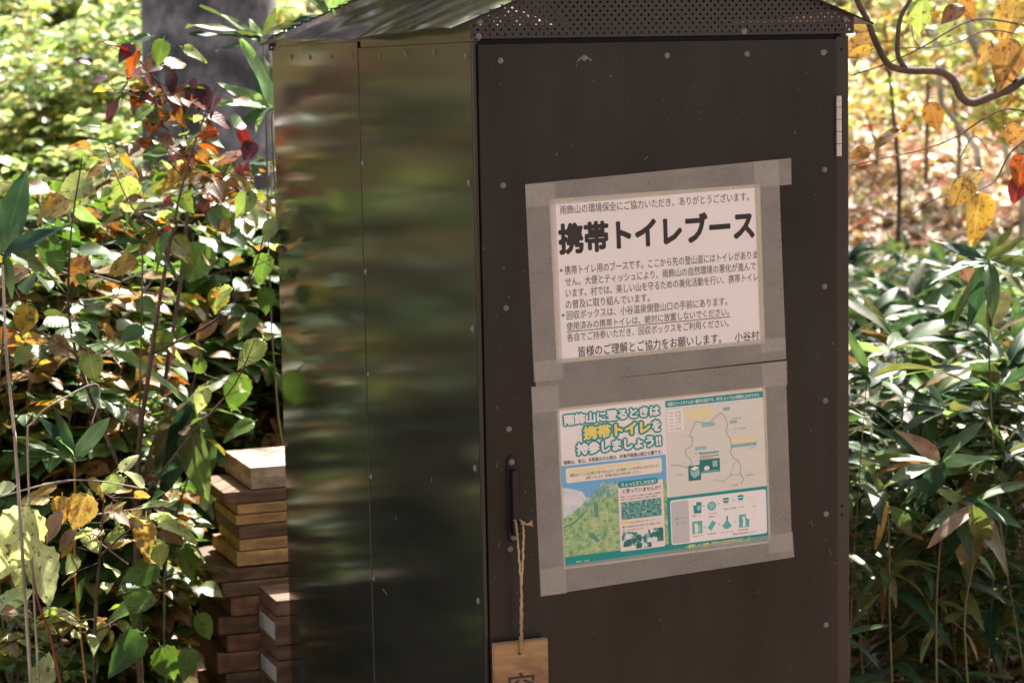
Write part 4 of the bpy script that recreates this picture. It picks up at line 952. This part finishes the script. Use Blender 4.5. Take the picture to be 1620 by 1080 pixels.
# right of the booth
Y = .95
hsasa('large bamboo grass with dark drooping leaves close to the booth hinge side', 1640, Y, (1562, 415), [('sasa', 1474, 378, .2, .1), ('sasa', 1507, 505, .22, .2), ('sasa', 1462, 450, .2, .2), ('sasa', 1572, 500, .3, .3), ('sasa', 1640, 365, .18, .1), ('sasa', 1660, 420, .2, .2), ('sasa', 1480, 420, .18, .2), ('sasa', 1530, 520, .22, .3), ('sasa', 1600, 360, .22, .1), ('sasa', 1500, 400, .16, .1), ('sasa', 1630, 470, .25, .3)])
hsasa('bamboo grass with big hanging dark leaves whose tips are dry and brown', 1560, .85, (1535, 800), [('sasa_tip', 1530, 915, .4, .2), ('sasa', 1500, 885, .34, .2), ('sasa', 1462, 838, .3, .2), ('sasa_tip', 1598, 905, .34, .2), ('sasa', 1620, 835, .25, .2), ('brown', 1470, 860, .25, .2), ('sasa', 1630, 760, .22, .2), ('sasa', 1475, 770, .2, .1), ('sasa', 1570, 880, .3, .3)])
hsasa('bamboo grass with a brown withered leaf and one long fresh green leaf', 1500, .9, (1490, 730), [('brown', 1418, 680, .3, .1), ('sasa', 1450, 800, .4, .2), ('sasa_pale', 1580, 722, .18, .1), ('sasa', 1400, 760, .2, .2), ('sasa', 1430, 790, .25, .2), ('sasa', 1560, 660, .2, .2), ('sasa', 1380, 720, .2, .2)])
hsasa('bamboo grass with a narrow yellow leaf beside the lower part of the booth', 1420, .9, (1405, 800), [('yellow', 1385, 870, .16, .1), ('sasa', 1360, 850, .25, .2), ('sasa', 1350, 760, .25, .1), ('sasa', 1440, 760, .2, .2), ('sasa', 1460, 850, .25, .3), ('sasa', 1375, 740, .2, .1)])
# vine across the slope with hanging yellow leaves
Y = 1.0
v = lambda pts, Y=Y: [at(x, y, Y) for x, y in pts]
Rv = gr(1640, Y)
A = [('lime', 1458, 20, 62, 265, .7), ('yellow', 1602, 26, 78, 250, .75), ('ochre', 1592, 92, 92, 255, .65), ('ochre', 1478, 178, 48, 280, .85), ('ochre', 1408, 216, 50, 215, .45), ('ochre', 1432, 196, 40, 60, .4), ('yellow', 1534, 288, 78, 225, .55), ('ochre', 1603, 212, 50, 320, .6), ('orange', 1617, 262, 56, 260, .7), ('ochre', 1362, 242, 36, 200, .6), ('yellow', 1545, 335, 84, 262, .78), ('yellow', 1525, 300, 50, 230, .7), ('brown', 1523, 418, 54, 290, .6), ('red', 1612, 296, 44, 250, .8), ('ochre', 1365, 68, 56, 190, .5), ('yellow', 1362, 82, 44, 200, .4), ('ochre', 1510, 20, 44, 220, .7), ('yellow', 1362, 47, 40, 350, .6), ('ochre', 1530, 12, 46, 300, .5), ('ochre', 1560, 80, 44, 240, .6), ('lime', 1500, 45, 40, 230, .7)]
hero('vine', 'winding brown vine with large spotted yellow leaves hanging in front of the sunlit slope', 'vine', Rv,
 [(M_vine, [Rv, at(1690, 700, Y), at(1680, 300, Y)]+v([(1640, 135), (1594, 143), (1564, 154), (1538, 163), (1520, 152), (1507, 125), (1483, 113), (1439, 112), (1406, 102), (1385, 65), (1374, 36), (1356, 0), (1345, -40)]), .013, .007),
  (M_vine, v([(1433, 108), (1422, 92), (1420, 66), (1425, 28), (1440, 0), (1460, -40)]), .007, .005), (M_vine, v([(1570, 150), (1582, 134), (1600, 126), (1622, 131), (1650, 140)]), .007, .006),
  (M_twig, v([(1347, 119), (1400, 102), (1460, 74), (1500, 50), (1539, 32), (1578, 32), (1640, 45)]), .002, .0028), (M_twig, v([(1420, 76), (1500, 72), (1561, 48), (1610, 55)]), .0015, .0018), (M_twig, v([(1345, 262), (1400, 250), (1455, 238), (1510, 218), (1550, 192), (1590, 173), (1630, 178)]), .0015, .0025),
  (M_twig, v([(1640, 210), (1600, 240), (1575, 285), (1550, 300)]), .003, .0015), (M_twig, v([(1425, 355), (1470, 320), (1512, 303), (1530, 290)]), .0012, .0018), (M_twig, v([(1441, 20), (1445, 60), (1455, 74)]), .0015, .0012), (M_twig, v([(1520, 250), (1540, 215), (1562, 235)]), .0015, .001)],
 [lf(k, x, y, L, a, Y+rnd.uniform(-.1, .15), w, serr=.03, nrm=(CAM-at(x, y, Y)).normalized()*rnd.uniform(.6, 1)+rdir(rnd)*.5) for k, x, y, L, a, w in A])

# ---- trees: grey trunk behind the shrubs, pale saplings on the slope, canopy overhead
def tree(label, base, pts, rad, mt, crown, mats, n, L0, L1, seed, branches=7, group=None, name='tree'):
    rg = random.Random(seed); o = thing(name, label, 'tree', base, group); bv = Vector(base)
    tb = MB(); P = [Vector(p)-bv for p in pts]; tb.tube(P, rad, 18); tb.build('trunk', mt, o)
    bm_ = MB(); cr = MB(); c0, rx, rz = crown; c0 = Vector(c0)-bv; tips = []
    for k in range(branches):
        d = rdir(rg, -.2, .7); e = c0 + Vector((d.x*rx, d.y*rx, d.z*rz))*rg.uniform(.55, .95)
        s = P[-1].lerp(P[-2], rg.random()*.5); mid = s.lerp(e, .5)+Vector((0, 0, .12*rx)); bm_.tube([s, mid, e], [rad[-1]*.6, rad[-1]*.35, rad[-1]*.1], 6); tips += [(mid, .5), (e, 1)]
    bm_.build('limb', mt, o)
    cl = [c0+Vector((d.x*rx, d.y*rx, d.z*rz))*rg.uniform(.3, 1) for d in [rdir(rg, -1, 1) for _ in range(max(8, n//130))]] + [t for t, _ in tips]
    for i in range(n):
        c = rg.choice(cl); p = c + Vector((rg.gauss(0, 1), rg.gauss(0, 1), rg.gauss(0, .7)))*rx*.15
        L = rg.uniform(L0, L1); leaf(cr, p, rdir(rg, -.7, .3), Vector((0, 0, 1))+rdir(rg)*.7, L, L*.62, 'small', .2, .2, rg.randrange(len(mats)), 0, 0, 0, rg)
    cr.build('crown', mats, o); return o
Y = 5.5
b = gr(345, Y); b.z -= .05
wdt = (at(434, 300, Y)-at(224, 300, Y)).length/2
tree('big tree with a smooth grey trunk standing behind the red leaved shrub', b, [b, at(336, 700, Y), at(332, 300, Y), at(329, 0, Y), at(326, -500, Y), at(330, -1100, Y), at(340, -2900, Y)], [wdt*1.25, wdt*1.06, wdt, wdt*.98, wdt*.92, wdt*.8, wdt*.6], M_trunk,
     (at(340, -3300, Y), 3.0, 1.6), [LM['canopy'], LM['lime']], 800, .1, .17, 3, 12)
for (xa, ya), (xb, yb), Y, r_, lab in (((1615, 245), (1536, 60), 6.5, .022, 'leaning pale sapling behind the vine, thicker and nearer the picture edge'), ((1545, 235), (1490, 165), 7.5, .02, 'short leaning pale sapling trunk on the slope between booth and vine'), ((1580, 175), (1545, 60), 9, .02, 'thin whitish sapling far up the slope behind the vine')):
    b = gr(xa+18, Y); d = at(xb, yb, Y)-at(xa, ya, Y)
    tree(lab, b, [b, at(xa, ya, Y), at(xb, yb, Y), at(xb, yb, Y)+d*.8+Vector((0, 0, 1.2)), at(xb, yb, Y)+Vector((0, 0, 3.2))], [r_*1.3, r_, r_*.9, r_*.7, r_*.4], M_pale, (at(xb, yb, Y)+Vector((0, 0, 3.2)), .9, .7), [LM['yellow'], LM['far']], 500, .07, .12, int(xa), 5, name='sapling')
for k, (px, py, Y, rx) in enumerate(((1400, 40, 6.5, .55), (1500, 120, 8.5, .6), (1600, 60, 7.2, .6), (1370, 180, 9.5, .6), (1640, 170, 6.2, .45), (1450, -30, 9, .8))):
    c = at(px, py, Y); b = Vector((c.x+.1, c.y+.05, hgt(c.x+.1, c.y+.05)-.03))
    tree('thin young tree with small yellow and green leaves standing on the sunlit slope', b, [b, b.lerp(c, .5)+Vector((.05, 0, 0)), c], [.016, .013, .007], M_twig, (c, rx, rx*.7), [LM['far'], LM['yellow'], LM['lime']], 420, .05, .1, 120+k, 7, 'young trees on the slope beyond the vine', 'young_tree')
# canopy trees round the clearing (their shade falls on the booth and thicket)
for k, (x, y, z, rx, rz, n, lab) in enumerate(((4.3, 6.6, 6.6, 1.7, 1.0, 1100, 'tree with yellow green crown uphill to the sun side of the booth'), (1.5, 2.1, 4.3, .75, .4, 750, 'unseen slender tree added to shade the roof of the booth'),  # slender one: out of view, set on the sun's line to shade the roof
    (4.9, 20, 5.7, 2.3, 1.6, 5200, 'unseen dense tree added up the slope for the roof to mirror'), (-5, 14, 7, 2.6, 2.2, 1300, 'tall tree at the upper edge of the bank beside the thicket'))):  # dense one: out of view, added so the roof mirrors leaves, not bright sky
    bx, by = ((2.5, 6.4), (1.2, 3.0), (x+.3, y+.2))[min(k, 2)]
    b = Vector((bx, by, hgt(bx, by)-.05)); r_ = .09 if k != 1 else .05
    tree(lab, b, [b, b.lerp(Vector((x, y, z)), .4)+Vector((.1, 0, 0)), Vector((x, y, z))], [r_*1.2, r_, r_*.6], M_trunk, ((x, y, z), rx, rz), [LM['canopy'], LM['yellow'], LM['lime']] if k != 2 else [LM['green'], LM['canopy']], n, .1 if k != 2 else .22, .17 if k != 2 else .34, 50+k, 9)
# dark trees behind the photographer, seen only as reflections
for k, (x, y, z, rx, rz) in enumerate(((-5, -12, 4, 3, 3.2), (0, -14, 4.5, 3.2, 3.5), (5, -12, 4, 3, 3.2), (-9, -5, 3.5, 2.6, 3), (9, -7, 4, 3, 3))):
    b = Vector((x, y, hgt(x, y)-.05))
    tree('tree standing in the shade across the clearing from the booth door', b, [b, b+Vector((.1, 0, z*.5)), b+Vector((0, 0, z))], [.16, .13, .08], M_trunk, ((x, y, z), rx, rz), [LM['green'], LM['canopy']], 1500, .2, .36, 80+k, 8, 'trees across the clearing')

# ---- thicket: broad leaved shrubs and bamboo grass, each a plant of its own
P_sh = [Proto(lambda s=s, mm=mm: shrub('shrub', 1.0, .26, 5, 16, [LM[q] for q in mm], 'broad', .035, .075, s, .8, M_twig, .04), 1.0) for s, mm in ((21, ('green', 'mixed', 'ochre')), (22, ('mixed', 'ochre', 'green')), (23, ('lime', 'green', 'mixed')), (24, ('green', 'green', 'ochre')))]
P_sa = [Proto(lambda s=s: sasa(s, 1.0, 9), 1.0) for s in range(31, 37)]
def plant_px(protos, px, ptop, Y, k, label, cat, group, hmax=2.2):
    t = at(px, ptop, Y); gz = hgt(t.x, t.y); h = max(.45, min(hmax, t.z-gz)); p = protos[k % len(protos)]
    p.put((t.x, t.y, gz-.01), rnd.random()*6.28, h/p.h/1.08, label, cat, group)
GS = 'broad leaved shrubs in the thicket behind the timber pile'; LS = 'broad leaved shrub with green to brownish leaves in the thicket behind the timber pile'
k = 0
for px, pt, Y in ((20, 330, 1.9), (90, 300, 2.2), (170, 270, 2.7), (270, 330, 3.0), (370, 300, 3.2), (430, 330, 3.3), (40, 420, 2.2), (110, 470, 2.3), (250, 440, 2.9), (330, 420, 3.1), (410, 470, 3.2), (-30, 480, 2.0), (60, 640, 2.1), (150, 640, 2.3), (300, 560, 2.9), (390, 560, 3.0), (30, 250, 2.9), (120, 240, 3.1), (215, 300, 2.9), (310, 270, 3.0), (400, 230, 2.9), (-60, 320, 2.2), (10, 860, 1.3), (150, 250, 3.4), (260, 230, 3.5), (350, 260, 3.6), (430, 200, 3.6)):
    plant_px(P_sh, px, pt, Y, k, LS, 'shrub', GS); k += 1
for i in range(66):
    Y = rnd.uniform(1.75, 3.0); px = rnd.uniform(-60, 150) if Y < 2.6 else rnd.uniform(-60, 250)
    if i % 3 == 2: Y = rnd.uniform(2.5, 3.5); px = rnd.uniform(190, 450); Y += .4
    plant_px(P_sh, px, max(rnd.uniform(60, 330) if i % 3 == 2 else rnd.uniform(170, 480), 430 if Y < 2.1 else 0), Y, i, LS, 'shrub', GS)
GA = 'bamboo grass in the thicket behind the timber pile'; LA = 'narrow leaved bamboo grass mixed among the shrubs of the thicket behind the timber pile'
for i in range(24):
    Y = rnd.uniform(1.9, 3.6); px = rnd.uniform(-60, 220) if Y < 2.9 else rnd.uniform(-60, 470); plant_px(P_sa, px, rnd.uniform(450, 800) if Y < 2.5 else rnd.uniform(280, 560), Y, i, LA, 'dwarf bamboo', GA)
# the bank beside the frame that the side wall mirrors
GB = 'plants on the bank that the side wall mirrors'
for i in range(26):
    Y = rnd.uniform(1.9, 6.5); x = -1.0 - rnd.uniform(-.1, 1.9) + (-.06)*(Y-1)
    pr = P_sh[i % 4]; h = rnd.uniform(.9, 1.9); pr.put((x, Y, hgt(x, Y)-.01), rnd.random()*6.28, h, 'leafy shrub on the bank beside the thicket, mirrored in the booth wall', 'shrub', GB)
# bamboo grass beside the booth up to the leaf covered slope
GC = 'bamboo grass between the booth and the slope'; LC = 'glossy dark green bamboo grass in the stand between booth and leaf covered slope'
for i in range(250):
    Y = 1.0 + 5.6*rnd.random()**1.1; px = rnd.uniform(1290, 1700)
    t = at(px, 540, Y); gz = hgt(t.x, t.y); h = rnd.uniform(.5, 1.05)
    top = at(px, 385+rnd.uniform(0, 90)+max(0, 2.6-Y)*90, Y).z     # the stand stays below the open slope
    h = min(h, max(.4, top-gz)); p = P_sa[i % 6]
    p.put((t.x, t.y, gz-.01), rnd.random()*6.28, h, LC, 'dwarf bamboo', GC)
GD = 'low shrubs among the bamboo grass by the booth'
for i in range(16):
    Y = rnd.uniform(1.2, 4.5); px = rnd.uniform(1300, 1680); t = at(px, 540, Y); P_sh[(1, 3, 2, 1)[i % 4]].put((t.x, t.y, hgt(t.x, t.y)-.01), rnd.random()*6.28, rnd.uniform(.3, .75), 'low broad leaved shrub between the bamboo grass stalks beside the hinge side of the booth', 'shrub', GD)
# sunlit bushes on the far slope
P_far = [Proto(lambda s=s, mm=mm: shrub('bush', 1.6, .7, 7, 22, [LM[q] for q in mm], 'small', .05, .1, s, .65, M_twig), 1.6) for s, mm in ((41, ('far', 'lime', 'green')), (42, ('far', 'yellow', 'canopy')), (43, ('green', 'far', 'canopy')))]
P_farl = [Proto(lambda s=s, mm=mm: shrub('bush', 1.6, .7, 7, 24, [LM[q] for q in mm], 'small', .05, .1, s, .65, M_twig), 1.6) for s, mm in ((44, ('farg', 'far', 'green')), (45, ('farg', 'far')), (46, ('farg', 'canopy')))]
GF = 'sunlit bushes on the slope behind the grey trunk'
for i in range(64):
    Y = rnd.uniform(5.5, 15); px = rnd.uniform(-120, 480); t = at(px, 540, Y); P_farl[i % 3].put((t.x, t.y, hgt(t.x, t.y)), rnd.random()*6.28, rnd.uniform(.6, 1.15), 'sunlit bush with small pale green and yellow leaves on the slope beyond the grey trunk', 'bush', GF)
for i in range(14):
    Y = rnd.uniform(5, 13); x = -1.3 - Y*rnd.uniform(.05, .32); P_sh[i % 4].put((x, Y, hgt(x, Y)-.01), rnd.random()*6.28, rnd.uniform(1.6, 2.6), 'leafy shrub on the bank beside the thicket, mirrored in the booth wall', 'shrub', GB)
GR = 'small bushes on the leaf covered slope'
for i in range(22):
    Y = rnd.uniform(8, 20); px = rnd.uniform(1300, 1680); t = at(px, 540, Y); P_far[i % 3].put((t.x, t.y, hgt(t.x, t.y)), rnd.random()*6.28, rnd.uniform(.35, .8), 'small yellow green bush on the leaf covered slope beyond the vine', 'bush', GR)
